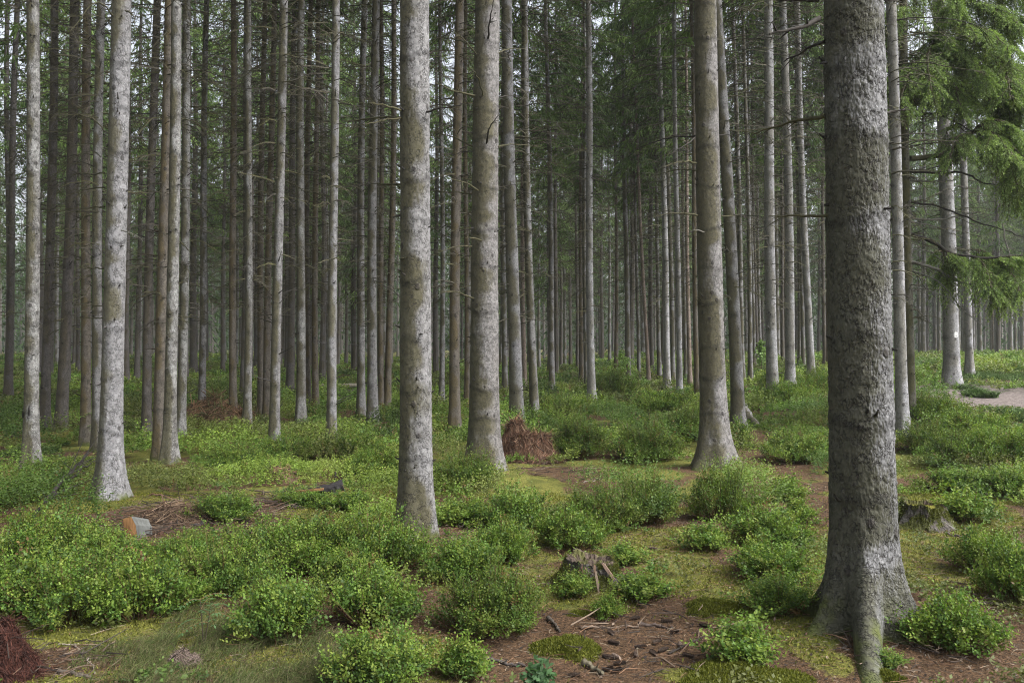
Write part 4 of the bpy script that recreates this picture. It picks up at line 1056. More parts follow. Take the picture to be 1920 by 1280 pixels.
# moss nap on the yellow-green carpets
g = Geo()
x, y = scatter(190000, 3.7, 9.5)
mm = sst(.41, .56, fbm2(x/.9+4, y/.9, 61, 3)); b = bare(x, y)
for (px, py, rx, ry) in ((1230, 1030, 110, 40), (1300, 1090, 120, 40), (1740, 1000, 60, 40), (1180, 890, 150, 12), (930, 1110, 60, 50), (1330, 1250, 120, 40), (1500, 1200, 60, 60), (1780, 930, 80, 25)):
    X0, Y0, _ = at(px, py); y2 = at(px, py-ry)[1]
    mm = np.maximum(mm, sst(1.2, .6, np.sqrt(((x-X0)/(rx/F*Y0))**2+((y-Y0)/max(.1, y2-Y0))**2)))
for (px, py, rx, ry) in ((1450, 860, 70, 40), (1510, 940, 70, 50), (1200, 1210, 160, 50), (1820, 1180, 120, 70), (1700, 1250, 130, 40), (400, 965, 160, 40), (100, 1240, 160, 30)):
    X0, Y0, _ = at(px, py); y2 = at(px, py-ry)[1]
    mm = mm*(1-.9*sst(1.2, .6, np.sqrt(((x-X0)/(rx/F*Y0))**2+((y-Y0)/max(.1, y2-Y0))**2)))
kp = (rng.random(len(x)) < mm*.9) & (noise2(x/.09, y/.09, 8) > .33); x, y = x[kp], y[kp]; n = len(x); z = gz(x, y)
c = np.array([[.090, .100, .018]])*rng.uniform(.6, 1.2, (n, 1)) + np.array([[.115, .110, .022]])*rng.random((n, 1))
d = np.stack([rng.normal(size=n)*.7, rng.normal(size=n)*.7, np.ones(n)], 1)
leaves(g, np.stack([x, y, z-.002], 1), d, rdir(n), rng.uniform(.012, .03, n), rng.uniform(.005, .011, n), c)
tag(g.build('moss', [M['grass']]), 'yellow-green moss carpet between the bushes', 'moss', kind='stuff')

# wispy grass
def grass(name, lab, spots, n, hmin, hmax, pal, wd):
    g = Geo()
    for (px, py, rx, ry, wgt) in spots:
        X0, Y0, _ = at(px, py); y2 = at(px, py-ry)[1]; m = int(n*wgt)
        a = rng.random(m)*2*PI; r = np.sqrt(rng.random(m))
        x = X0+np.cos(a)*r*rx/F*Y0; y = Y0+np.sin(a)*r*max(.12, y2-Y0)
        kp = noise2(x/.16, y/.16, 19) > .30*rng.random(m)+.12; x, y = x[kp], y[kp]; m = len(x); z = gz(x, y)
        h = rng.uniform(hmin, hmax, m)*(.6+.8*noise2(x/.3, y/.3, 6)); az = rng.normal(.6, 1.9, m); ln = rng.uniform(.3, 1.3, m)
        d = np.stack([np.cos(az)*ln, np.sin(az)*ln, np.zeros(m)], 1)*h[:, None]
        t = np.linspace(0, 1, 4)
        PP = np.stack([np.stack([x, y, z], 1)+d*(k*k)+np.array([0, 0, 1])*(h*(k-.28*k*k))[:, None] for k in t], 1)
        c = pal[rng.integers(0, len(pal), m)]*rng.uniform(.7, 1.3, (m, 1))
        tubes(g, PP, np.array([1, .9, .6, .15])[None]*np.full((m, 1), wd), 3, c)
    tag(g.build(name, [M['grass']]), lab, 'grass', kind='stuff')
pal = np.array([[.085, .115, .035], [.11, .13, .045], [.13, .12, .055], [.065, .10, .028], [.10, .085, .05]])
grass('grass', 'fine wispy grass on the dim floor under the bilberry bushes', [(470, 1240, 230, 55, 1.), (400, 1170, 90, 40, .4), (640, 1270, 120, 40, .35), (250, 1240, 110, 40, .25), (500, 1300, 250, 30, .6)], 8000, .03, .09, pal, .0012)
pal = np.array([[.10, .17, .05], [.13, .19, .07], [.08, .14, .04]])
grass('meadow_grass', 'bright soft grass around the dirt path', [(1870, 708, 80, 8, 1.), (1836, 742, 14, 7, .25), (1915, 782, 34, 14, .4), (1790, 727, 10, 8, .15)], 5000, .06, .18, pal, .006)

# ------------------------------------------------------------------ stumps, logs, sticks, cones, heap, saplings
def stump(name, lab, px, py, w, h, seed, hollow=False):
    x, y, z = at(px, py); z = float(gz(np.array([x]), np.array([y]))[0]); R = w/2/F*y; Hh = h/F*y
    root = thing(name, lab, 'stump', (x, y, z), 0)
    g = Geo(); n, m = 60, 150
    zz = np.linspace(-.15, 1, n); a = np.arange(m)*2*PI/m
    Zg, A = np.meshgrid(zz, a, indexing='ij')
    cx, sx = np.cos(A), np.sin(A)
    rim = .88+.20*(noise2(cx*2+9, sx*2+seed, 5)-.5) + .10*(noise2(cx*9+9, sx*9+seed, 6)-.5) + .10*cx*(-1 if hollow else -.6)
    Zw = Zg*Hh*np.where(Zg > 0, rim, 1)
    zc = np.clip(Zg, 0, 1)
    r = R*(.70+.34*(1-zc)**1.8+.12*np.exp(-zc*6))*(1+.06*np.cos(5*A+seed)+.05*np.cos(3*A+1))
    r = r*(1+.16*(noise3(cx*3, sx*3, Zg*2.5, seed)-.5)+.14*(noise3(cx*9, sx*9, Zg*3., seed+1)-.5)+.10*(noise3(cx*26, sx*26, Zg*7., seed+2)-.5)+.05*(noise3(cx*60, sx*60, Zg*30., seed+3)-.5))
    V = np.stack([r*cx, r*sx, Zw], -1)
    bkc = np.array([.058, .050, .044]); msc = np.array([.062, .068, .020]); lt = np.array([.15, .145, .13])
    mk = sst(.45, .60, noise3(cx*3.2, sx*3.2, Zg*3, seed+9)*.6+noise3(cx*13, sx*13, Zg*9, seed+8)*.4+.16*(1-zc)+.0)[..., None]
    lk = sst(.60, .72, noise3(cx*18, sx*18, Zg*6, seed+7))[..., None]*.6
    K = (bkc*(1-lk)+lt*lk)*(1-mk)+msc*mk
    idx = np.arange(n*m).reshape(n, m); nx = np.roll(idx, -1, 1)
    g.add(V.reshape(-1, 3), Q=np.stack([idx[:-1], nx[:-1], nx[1:], idx[1:]], -1).reshape(-1, 4), col=K.reshape(-1, 3))
    g.build('bark', [M['wood']], root, smooth=False)
    # the broken top, sunk inside the rim
    g = Geo(); rr = np.linspace(1, 0, 26); Rg, A2 = np.meshgrid(rr, a, indexing='ij')
    top = V[-1]; sink = (.5 if hollow else .14)*Hh
    Xr = top[None, :, 0]*Rg*.985; Yr = top[None, :, 1]*Rg*.985
    zm = top[:, 2].mean()
    Zr = zm+(top[None, :, 2]-zm)*Rg**2-sink*(1-Rg**6)+.22*Hh*(noise2(Xr*70+5, Yr*70, seed)-.5)*(1-Rg**8) + .25*Hh*(noise2(Xr*28+5, Yr*28, seed+2)-.5)*(1-Rg**8)
    V2 = np.stack([Xr, Yr, Zr-.002], -1); idx = np.arange(26*m).reshape(26, m); nx = np.roll(idx, -1, 1)
    c1 = np.array([.075, .055, .042]); mk = sst(.45, .62, noise2(Xr*16, Yr*16, seed+4))[..., None]
    g.add(V2.reshape(-1, 3), Q=np.stack([idx[:-1], nx[:-1], nx[1:], idx[1:]], -1).reshape(-1, 4), col=(c1*(1-mk)+np.array([.075, .075, .024])*mk).reshape(-1, 3))
    g.build('broken_top', [M['wood']], root, smooth=False)
    # moss nap on the mossy bark
    g = Geo(); q = rng.integers(0, n*m, 26000); Vf = V.reshape(-1, 3)[q]
    kk = K.reshape(-1, 3)[q]; ok = (kk[:, 1] > kk[:, 0]*1.02) & (rng.random(len(q)) < .5); p = Vf[ok]+rng.normal(size=(ok.sum(), 3))*.004; c = len(p)
    od = nrm(p*np.array([1, 1, 0.]))*.6+np.array([0, 0, .7])+rng.normal(size=(c, 3))*.5
    leaves(g, p, od, rdir(c), rng.uniform(.008, .018, c), rng.uniform(.004, .007, c), np.array([[.065, .075, .016]])*rng.uniform(.6, 1.3, (c, 1))+np.array([[.06, .055, .012]])*rng.random((c, 1)))
    g.build('moss_patches', [M['grass']], root)
    return root, R, Hh
def slab(g, c, ax, wd, th, L, col):
    """a split wood shard: tapered, ragged at the ends"""
    ax = nrm(np.asarray(ax, float)); u = nrm(np.cross(ax, [0.1, 1., .05])); v = np.cross(ax, u)
    n = 9; t = np.linspace(-.5, .5, n)
    wv = wd*(.55+.45*np.cos(t*2.6))*(1+.3*rng.normal(size=n)*.4); tv = th*(.5+.5*np.cos(t*2.8))
    pts = np.asarray(c)+ax*(t*L)[:, None]+u*(rng.normal(size=n)*wd*.08)[:, None]
    V = np.stack([pts+u*(sx*wv)[:, None]*.5+v*(sy*tv)[:, None]*.5 for sx, sy in ((-1, -1), (1, -1), (1, 1), (-1, 1))], 1)
    idx = np.arange(n*4).reshape(n, 4); nx = np.roll(idx, -1, 1)
    Q = np.concatenate([np.stack([idx[:-1], nx[:-1], nx[1:], idx[1:]], -1).reshape(-1, 4), [idx[0][::-1]], [idx[-1]]])
    g.add(V.reshape(-1, 3), Q=Q, col=col)
root, R, Hh = stump('tree_stump', 'broken mossy stump with pinkish split wood showing on its side', 1108, 1094, 128, 54, 3)
for (dx, zf, L, wd, tilt, col) in ((-.30, .66, .085, .016, .1, (.22, .13, .09)), (-.22, .62, .075, .012, .05, (.25, .165, .115)), (.10, .30, .15, .017, .12, (.25, .19, .14)), (.44, .60, .13, .020, .75, (.27, .185, .14)), (-.38, .6, .06, .012, -.1, (.24, .13, .085)), (.03, .70, .06, .014, 0, (.17, .11, .075))):
    g = Geo(); rz_ = R*(.70+.34*(1-zf)**1.8+.12*math.exp(-zf*6))*1.03; yy0 = -math.sqrt(max(.02, rz_*rz_-dx*dx*R*R))
    slab(g, (dx*R, yy0-.004, zf*Hh), (tilt, -.35, -1), wd, .016, L, col)
    g.build('wood_shard', [M['wood']], root)
x, y, z = at(1155, 1090)
for (px, py, L, ax, col, lab) in ((1152, 1096, .075, (1, -.2, .25), (.24, .10, .07), 'reddish bark chip lying before the broken stump'),):
    a = at(px, py, 0, gz); g = Geo(); slab(g, (0, 0, 0), ax, .03, .012, L, col)
    tag(g.build('bark_chip', [M['wood']], loc=(a[0], a[1], a[2]+.012)), lab, 'bark chip')
root, R, Hh = stump('hollow_stump', 'low hollow stump topped with moss behind the scaly spruce', 1730, 985, 105, 48, 8, True)
a = at(1750, 985)
g = Geo()
for q in range(1):
    u = np.linspace(0, 1, 22)[:, None]*PI/2; w = np.arange(40)[None]*2*PI/40
    rr = .19*np.sin(u)*(1+.25*np.cos(2*w+1)); zc = .055*np.cos(u)+0*w
    V = np.stack([rr*np.cos(w), rr*np.sin(w)*.8, zc+.02*(noise2(rr*np.cos(w)*30+9, rr*np.sin(w)*30, 3)-.5)], -1)
    idx = np.arange(22*40).reshape(22, 40); nx = np.roll(idx, -1, 1)
    g.add(V.reshape(-1, 3), Q=np.stack([idx[:-1], idx[1:], nx[1:], nx[:-1]], -1).reshape(-1, 4), col=(.11, .105, .02))
g.build('moss_cap', [M['mosscushion']], root, smooth=True, loc=(.0, .06, Hh*.52))

# moss cushions on the needle floor
for (px, py, w, h, lab) in ((1065, 1228, 135, 42, 'green moss cushion between the dark dense bush and the cones'), (1390, 1290, 240, 50, 'wide moss cushion at the lower edge below the scaly spruce'),
                            (1345, 1160, 120, 36, 'rounded moss cushion beside the yellow carpet'), (1095, 1158, 60, 14, 'thin moss pad in front of the broken stump'), (1660, 1285, 60, 26, 'small round moss tuft by the forward root of the scaly spruce')):
    x, y, z = at(px, py-h*.3); z = float(gz(np.array([x]), np.array([y]))[0]); R = w/2/F*y; Hh = h/F*y*.55
    root = thing('moss_cushion', lab, 'moss', (x, y, z-.015), 0, 'moss cushions')
    g = Geo(); u = (np.linspace(0, 1, 30)[:, None])*PI/2; w_ = np.arange(64)[None]*2*PI/64
    rr = R*np.sin(u)*(1+.18*np.cos(3*w_+px)+.1*np.cos(5*w_)); xx_, yy_ = rr*np.cos(w_), rr*np.sin(w_)*.75
    zz_ = Hh*np.cos(u)*(1+.5*(noise2(xx_*14+px, yy_*14, 2)-.5))-.005
    V = np.stack([xx_, yy_, zz_+0*w_], -1); idx = np.arange(30*64).reshape(30, 64); nx = np.roll(idx, -1, 1)
    g.add(V.reshape(-1, 3), Q=np.stack([idx[:-1], idx[1:], nx[1:], nx[:-1]], -1).reshape(-1, 4), col=(.07, .075, .014))
    g.build('cushion', [M['mosscushion']], root, smooth=True)
    g = Geo(); m = int(9000*w/135); k = rng.integers(0, len(V.reshape(-1, 3)), m); p = V.reshape(-1, 3)[k]+rng.normal(size=(m, 3))*.008*np.array([1, 1, .3])
    leaves(g, p, np.stack([rng.normal(size=m)*.6, rng.normal(size=m)*.6, np.ones(m)], 1), rdir(m), rng.uniform(.01, .022, m), rng.uniform(.004, .008, m),
           np.array([[.07, .085, .014]])*rng.uniform(.6, 1.2, (m, 1))+np.array([[.08, .075, .012]])*rng.random((m, 1)))
    g.build('foliage', [M['grass']], root)

# sticks lying about: pixel points on the ground
STK = [([(1028, 1162), (1040, 1175), (1050, 1188)], .013, (.06, .05, .04), 'short dark stick in front of the dark dense bush'),
 ([(1090, 1182), (1130, 1178), (1198, 1180)], .008, (.17, .13, .10), 'long pale stick lying behind the moss cushion'),
 ([(1198, 1175), (1230, 1177), (1250, 1181)], .012, (.08, .06, .05), 'dark stick among the scattered cones'),
 ([(1092, 1240), (1110, 1250), (1130, 1262)], .017, (.085, .075, .05), 'thick curved mossy stick at the lower edge'),
 ([(918, 1233), (950, 1243), (985, 1246)], .010, (.07, .06, .055), 'dark stick lying below the dark dense bush'),
 ([(1665, 1232), (1690, 1215), (1692, 1210)], .004, (.20, .18, .15), 'thin pale twig by the forward root of the scaly spruce'),
 ([(1690, 1210), (1715, 1225), (1735, 1240)], .004, (.20, .18, .15), 'thin pale twig leaning on the sprawling bush'),
 ([(1775, 1000), (1800, 1006), (1822, 1012)], .012, (.075, .06, .05), 'brown stick in front of the hollow stump'),
 ([(1790, 1130), (1830, 1135), (1890, 1140)], .014, (.08, .06, .05), 'long brown stick on the bare needle slope'),
 ([(60, 988), (100, 955), (140, 918), (165, 895)], .022, (.022, .019, .017), 'long dark fallen branch in front of the scarred white spruce'),
 ([(120, 930), (165, 905), (200, 890)], .011, (.024, .021, .018), 'dark side branch reaching to the thick pale flared spruce'),
 ([(225, 938), (290, 934), (340, 940)], .011, (.13, .075, .05), 'reddish brown branch lying at the foot of the thick pale flared spruce'),
 ([(225, 955), (250, 952), (262, 949)], .010, (.07, .055, .045), 'dark stick above the split log'),
 ([(300, 1000), (315, 990), (323, 975)], .017, (.12, .07, .05), 'split brown stick in the twig litter'),
 ([(362, 986), (380, 983), (392, 965)], .018, (.05, .042, .04), 'dark crooked stick in the twig litter'),
 ([(452, 1018), (465, 1005), (475, 985)], .016, (.13, .11, .095), 'grey stick leaning up at the edge of the twig litter'),
 ([(410, 1026), (420, 1020), (428, 1014)], .008, (.30, .22, .15), 'small pale stick by the bright bush'),
 ([(622, 908), (628, 898), (629, 884)], .016, (.03, .027, .025), 'black upright stick beside the charred log'),
 ([(605, 900), (640, 898), (662, 901)], .009, (.16, .08, .05), 'reddish twig behind the charred log'),
 ([(840, 1028), (862, 1018), (880, 1012)], .009, (.07, .055, .045), 'dark twig beside the lone stout spruce'),
 ([(1080, 905), (1105, 902), (1125, 898)], .009, (.24, .21, .17), 'pale twig in the clearing before the brush heap'),
 ([(140, 1208), (160, 1235), (178, 1262)], .006, (.20, .17, .14), 'pale curling root over the dark soil'),
 ([(110, 1262), (150, 1268), (170, 1272)], .013, (.09, .075, .06), 'flat grey stick on the dark soil'),
 ([(110, 1208), (130, 1209), (148, 1208)], .005, (.26, .23, .19), 'thin white twig above the dark soil'),
 ([(0, 770), (20, 762), (35, 768)], .05, (.04, .035, .03), 'dark fallen stem beyond the scarred white spruce'),
]
for (pts, r0, col, lab) in STK:
    w = []
    for k, (px, py) in enumerate(pts):
        a = at(px, py, 0, gz0); zz0 = float(gz(np.array([a[0]]), np.array([a[1]]))[0]); w.append((a[0], a[1], zz0+r0*.8))
    w = np.array(w)
    if 'upright' in lab:
        a = at(622, 910, 0, gz0); w = np.array([P(px, py, a[1]) for px, py in pts])
    if 'leaning up' in lab: w[-1] = P(475, 985, w[0][1]+.15)
    if 'long dark fallen' in lab: w[:, 2] += np.array([.05, .16, .22, .3])
    if 'side branch' in lab: w[:, 2] += np.array([.12, .2, .28])
    o0 = w[0].copy(); pp = smooth_path(w-o0, 14); L = np.linalg.norm(pp[-1])
    pp[1:-1] += rng.normal(size=(12, 3))*min(.01, L*.02)
    g = Geo(); tubes(g, pp, np.linspace(r0, r0*.55, 14)*(1+.15*rng.normal(size=14)), 8, col, cap=True)
    for s in range(int(3+L*4)):
        k = rng.integers(2, 12); sd = nrm(nrm(pp[k+1]-pp[k-1])+rdir(1)[0]*.8+np.array([0, 0, .35])); l = L*rng.uniform(.06, .22)
        tubes(g, pp[k]+sd*np.linspace(0, l, 3)[:, None], np.array([r0*.35, r0*.25, r0*.12]), 4, col)
    tag(g.build('stick', [M['wood']], smooth=True, loc=tuple(o0)), lab, 'stick', 'sticks on the forest floor')

# logs
def log(name, lab, pts, r0, r1, col, lift=0., Yoff=0.):
    w = []
    for (px, py) in pts:
        a = at(px, py); w.append((a[0], a[1], a[2]+lift))
    w = np.array(w); o0 = w[0].copy(); pp = smooth_path(w-o0, 20)
    g = Geo(); tubes(g, pp, np.linspace(r0, r1, 20)*(1+.06*rng.normal(size=20)), 16, col, cap=True)
    return tag(g.build(name, [M['wood']], smooth=True, loc=tuple(o0)), lab, 'log')
log('fallen_log', 'pale fallen log lying across the green slope far behind', [(566, 735), (610, 735), (668, 733)], .09, .06, (.24, .22, .17), .22)
log('fallen_log', 'dark broken log under the pale one on the far slope', [(625, 743), (645, 741), (668, 740)], .10, .09, (.07, .06, .045), .10)
# the charred split log
a = at(600, 940); root = thing('charred_log', 'charred black log half buried in bushes, split open to orange wood', 'log', (a[0], a[1], a[2]+.075), 0)
s_ = a[1]/F
g = Geo(); pp = np.array([[-58*s_, 0, 0], [-20*s_, .02, .02], [20*s_, .03, .05], [42*s_, .05, .08]]); tubes(g, smooth_path(pp, 14), np.linspace(.03, .075, 14), 14, (.024, .022, .023), cap=True)
g.V[0] += (noise3(g.V[0][:, 0]*30, g.V[0][:, 1]*30, g.V[0][:, 2]*30, 4)-.5)[:, None]*.03
g.build('charred_bark', [M['wood']], root)
for (x0, z0, L, ax, col) in ((-18*s_, .05, .30, (1, 0, .10), (.22, .12, .055)), (30*s_, .0, .20, (1, 0, .42), (.30, .18, .10))):
    g = Geo(); slab(g, (x0, -.05, z0), ax, .026, .03, L, col); g.build('split_wood', [M['wood']], root)
# split log with an orange face
a = at(255, 1010); Yv = a[1]
root = thing('split_log', 'short cut log with an orange end face peeping out of the bush', 'log', (a[0], a[1], a[2]), 0)
s_ = Yv/F
g = Geo(); n = 14
ang = np.linspace(0, PI, n)
fr = np.array([P(230, 972, Yv), P(246, 968, Yv), P(254, 984, Yv), P(258, 1012, Yv), P(236, 1012, Yv)])-np.array([a[0], a[1], a[2]])
bk = (fr-fr.mean(0))*.85+fr.mean(0)+np.array([.055, .20, -.05])
idx = np.arange(5)
g.add(np.concatenate([fr, fr.mean(0)[None]+np.array([[0, -.006, 0]])]), T=[[k, (k+1) % 5, 5] for k in range(5)], col=(.27, .145, .06))
g.build('cut_face', [M['wood']], root)
g = Geo(); ring = []
for t in np.linspace(0, 1, 8):
    p5 = fr*(1-t)+bk*t + np.array([0, .004, 0]); q5 = []
    for k in range(5):
        for u in np.linspace(0, 1, 5)[:-1]: q5.append(p5[k]*(1-u)+p5[(k+1) % 5]*u)
    q5 = np.array(q5); q5 = q5+(q5-q5.mean(0))*(.06*np.sin(np.arange(20)*1.7))[:, None]*(t > 0); ring.append(q5)
V = np.stack(ring); idx = np.arange(8*20).reshape(8, 20); nx = np.roll(idx, -1, 1)
g.add(V.reshape(-1, 3), Q=np.stack([idx[:-1], idx[1:], nx[1:], nx[:-1]], -1).reshape(-1, 4), col=(.105, .11, .105))
g.build('bark', [M['wood']], root)

# brush heaps
def heap(lab, px, py, w, h, n, cols, r=.0035, yscale=.7, lumps=((0, 0, 1, 1),)):
    x, y, z = at(px, py); z = float(gz(np.array([x]), np.array([y]))[0]); R = w/2/F*y; Hh = h/F*y
    root = thing('brush_heap', lab, 'brush heap', (x, y, z), 0)
    def hf(X, Y):
        o = np.zeros(np.shape(X))
        for (lx, ly, lr, lh) in lumps:
            q = np.sqrt(((X-lx*R)/(lr*R))**2+((Y-ly*R)/(lr*R*yscale))**2)
            o = np.maximum(o, lh*Hh*np.clip(1-q*q, 0, 1)**.95)
        return o*(.55+.55*noise2(X/R*2.6+px, Y/R*2.6+py, 4)+.40*noise2(X/R*6.5+px, Y/R*6.5+py, 7))
    g = Geo(); u = np.linspace(-1.05, 1.05, 44); X, Y = np.meshgrid(u*R, u*R*yscale); Z = hf(X, Y)*.86-.02
    idx = np.arange(44*44).reshape(44, 44)
    g.add(np.stack([X, Y, Z], -1).reshape(-1, 3), Q=np.stack([idx[:-1, :-1], idx[:-1, 1:], idx[1:, 1:], idx[1:, :-1]], -1).reshape(-1, 4), col=np.asarray(cols[0])*.5)
    g.build('core', [M['litter']], root, smooth=True)
    g = Geo()
    a = rng.random(n)*2*PI; q = rng.random(n)**.55*1.15
    X = np.cos(a)*q*R; Y = np.sin(a)*q*R*yscale; e = .01*R
    Z = hf(X, Y); gx = (hf(X+e, Y)-hf(X-e, Y))/(2*e); gy = (hf(X, Y+e)-hf(X, Y-e))/(2*e)
    nn = nrm(np.stack([-gx, -gy, np.ones(n)], 1))
    tg = nrm(np.cross(nn, rdir(n))+np.stack([gx, gy, gx*gx+gy*gy], 1)*-.25+nn*rng.normal(0, .11, (n, 1))); L = np.clip(np.exp(rng.normal(-2.0, .45, n)), .05, .34)*R/.35
    kp = (Z > .01*Hh) | (rng.random(n) < .25); p0 = np.stack([X, Y, Z+rng.uniform(-.01, .03, n)*R/.35], 1)[kp]; tg, L, nn = tg[kp], L[kp], nn[kp]; m = len(p0)
    t = np.linspace(-.5, .5, 5); sag = rng.uniform(-.1, .45, m)
    PP = np.stack([p0+tg*(L*k)[:, None]-np.array([0, 0, 1.])*(L*sag*k*k)[:, None] for k in t], 1)
    cc = np.asarray(cols)[rng.integers(0, len(cols), m)]*rng.uniform(.5, 1.4, (m, 1))
    tubes(g, PP, np.array([1, .9, .8, .6, .3])[None]*(r*np.exp(rng.normal(0, .35, m)))[:, None], 3, cc)
    for k in range(7):
        th = rng.random()*2*PI; X0, Y0 = math.cos(th)*R*.5, math.sin(th)*R*.4; p = np.array([X0, Y0, float(hf(np.array([X0]), np.array([Y0]))[0])]); d = nrm(np.array([rng.normal(), rng.normal()*.4, abs(rng.normal())*.4]))
        tubes(g, p+d*np.linspace(-.2, .25, 5)[:, None]*R/.35, np.linspace(.007, .002, 5)*r/.0035, 5, (.035, .027, .022))
    g.build('dead_twigs', [M['twig']], root)
RUST = [(.15, .080, .050), (.19, .105, .066), (.085, .048, .034), (.23, .155, .105)]
heap('rust-coloured heap of dead spruce brush at the foot of the pale spruce', 987, 864, 120, 80, 9000, RUST, lumps=((-.30, .15, .60, .82), (-.05, -.25, .62, .6), (.45, 0, .48, .52), (0, 0, 1., .22)))
heap('dark red dead brush in the corner below the bilberry bushes', -25, 1268, 200, 76, 5200, [(.045, .016, .011), (.032, .013, .010), (.06, .022, .015)], .0014)
heap('brown dead brush patch around the very thin mossy pole', 405, 795, 170, 36, 3000, [(.13, .075, .04), (.10, .06, .035), (.16, .10, .06), (.07, .08, .025)], .006)
heap('low tangle of grey twigs lying in the wispy grass', 345, 1246, 70, 26, 700, [(.17, .13, .11), (.12, .09, .075)], .0014)
heap('flat tangle of brown twigs in the litter under the thick pale flared spruce', 335, 972, 150, 22, 1100, [(.14, .09, .06), (.10, .065, .045), (.20, .14, .09)], .003)
heap('arching dry bracken-brown stalks behind the charred log', 528, 903, 70, 26, 420, [(.24, .16, .10), (.20, .12, .07)], .0028)

# spruce cones
def cone_mesh():
    g = Geo(); n, m = 15, 9
    for k in range(n):
        t = (k+.5)/n; r = .014*math.sin(PI*min(1, t*.92+.08))**.7
        a = np.arange(m)*2*PI/m+k*.35
        c = np.stack([np.full(m, t*.095-.048), np.cos(a)*r*.55, np.sin(a)*r*.55], 1)
        d = np.stack([np.full(m, .6), np.cos(a), np.sin(a)], 1)
        nr = np.stack([np.full(m, -1.), np.cos(a), np.sin(a)], 1)
        leaves(g, c, d, nr, .012, .012, np.tile([[.095, .07, .055]], (m, 1))*rng.uniform(.5, 1.5, (m, 1)), mid=.6)
    tubes(g, np.stack([np.linspace(-.047, .047, 6), np.zeros(6), np.zeros(6)], 1), np.array([.003, .008, .009, .009, .007, .002]), 7, (.05, .035, .028))
    return g.mesh('spruce_cone', [M['litter']])
CM = cone_mesh()
for i, (px, py) in enumerate([(1145, 1190), (1200, 1214), (1232, 1206), (1265, 1190), (1140, 1228), (1156, 1228), (1161, 1240), (1140, 1252), (1157, 1254), (1192, 1224), (1225, 1223), (1243, 1220), (1275, 1213), (1150, 1207), (1076, 1265), (1290, 1232), (1250, 1170), (1190, 1163), (1225, 1032), (1320, 1180)]):
    a = at(px, py); z = float(gz(np.array([a[0]]), np.array([a[1]]))[0])
    o = link('spruce_cone', CM, None, (a[0], a[1], z+.011), rng.random()*6.28, (.72,)*3)
    tag(o, 'small weathered grey-brown spruce cone lying on the needle floor', 'cone', 'cones scattered on the needle floor')

# rowan seedling and sapling, birch sapling
def pinnate(g, gs, p0, az, L, up, ls, col, n=7):
    d = np.array([math.cos(az), math.sin(az), 0]); t = np.linspace(0, 1, n)
    pp = p0+d*(t*L)[:, None]+np.array([0, 0, 1])*((up*t-.55*t*t)*L)[:, None]
    tubes(gs, pp, np.linspace(.0022, .001, n), 4, (.13, .09, .04))
    tg = nrm(np.gradient(pp, axis=0)); s = nrm(np.cross(tg, [0, 0, 1.]))
    for sg in (-1, 1):
        k = slice(1, n); m = n-1
        leaves(g, pp[k], tg[k]*.35+s[k]*sg+np.array([0, 0, -.12]), np.tile([[0, 0, 1.]], (m, 1))+rng.normal(size=(m, 3))*.15, ls*np.linspace(1, .8, m), ls*.34, np.tile([col], (m, 1))*rng.uniform(.85, 1.2, (m, 1)), mid=.5)
    leaves(g, pp[-1:], tg[-1:], np.array([[0, 0, 1.]]), ls, ls*.36, np.array([col]), mid=.5)
def rowan(lab, px, py, h, L, ls, col, nf, name='rowan_seedling'):
    x, y, z = at(px, py); z = float(gz(np.array([x]), np.array([y]))[0]); Hh = h/F*y
    root = thing(name, lab, 'sapling', (x, y, z), 0); g, gs = Geo(), Geo()
    for q in range(2):
        lx = .12*Hh*(1 if q else -.5)
        pp = np.stack([np.linspace(0, lx, 6), np.zeros(6), np.linspace(0, Hh*(.8-.1*q), 6)], 1); tubes(gs, pp, np.linspace(.004, .002, 6)*max(1, Hh/.4), 5, (.06, .05, .035))
        for k in range(nf):
            pinnate(g, gs, pp[-1-(k % 3)], rng.random()*.6+k*2*PI/nf+q, L*rng.uniform(.7, 1.1), rng.uniform(.2, .7), ls, col)
    g.build('foliage', [M['bilberry']], root); gs.build('stem', [M['twig']], root)
rowan('rowan seedling with bluish paired leaflets in the wispy grass', 382, 1212, 112, .15, .034, (.07, .13, .05), 5)
rowan('bright rowan sapling in front of the thin mossy spruce', 168, 838, 75, .42, .11, (.10, .17, .03), 6, 'rowan_sapling')
def sapling(lab, px, py, w, h, n, ls, col, cat='sapling', name='birch_sapling'):
    x, y, z = at(px, py); z = float(gz(np.array([x]), np.array([y]))[0]); R = w/2/F*y; Hh = h/F*y
    root = thing(name, lab, cat, (x, y, z), 0); g, gs = Geo(), Geo()
    tubes(gs, np.stack([np.zeros(6), np.zeros(6), np.linspace(-.05, Hh, 6)], 1), np.linspace(.012, .004, 6), 5, (.10, .08, .06))
    for q in range(n):
        zz = Hh*(.3+.7*q/n); a = rng.random()*2*PI; l = R*rng.uniform(.5, 1.1)*(1.15-.8*q/n)
        t = np.linspace(0, 1, 5); d = np.array([math.cos(a), math.sin(a), .35]); pp = np.array([0, 0, zz])+d*(t*l)[:, None]
        tubes(gs, pp, np.linspace(.005, .002, 5), 3, (.08, .06, .045)); m = 14
        k = rng.uniform(.15, 1.05, m)
        leaves(g, np.array([0, 0, zz])+d*(k*l)[:, None]+rng.normal(size=(m, 3))*.03, rdir(m)+np.array([0, 0, -.2]), rdir(m)+np.array([0, -.5, 1]), ls*rng.uniform(.7, 1.2, m), ls*.7, np.tile([col], (m, 1))*rng.uniform(.75, 1.25, (m, 1)))
    g.build('foliage', [M['bilberry']], root); gs.build('stem', [M['twig']], root)
sapling('bright birch sapling on the slope in front of slim grey trunks', 1168, 742, 70, 78, 34, .085, (.13, .21, .05))
sapling('light green sapling between the distant trunks behind the needle path', 1428, 705, 34, 65, 26, .11, (.12, .20, .05))
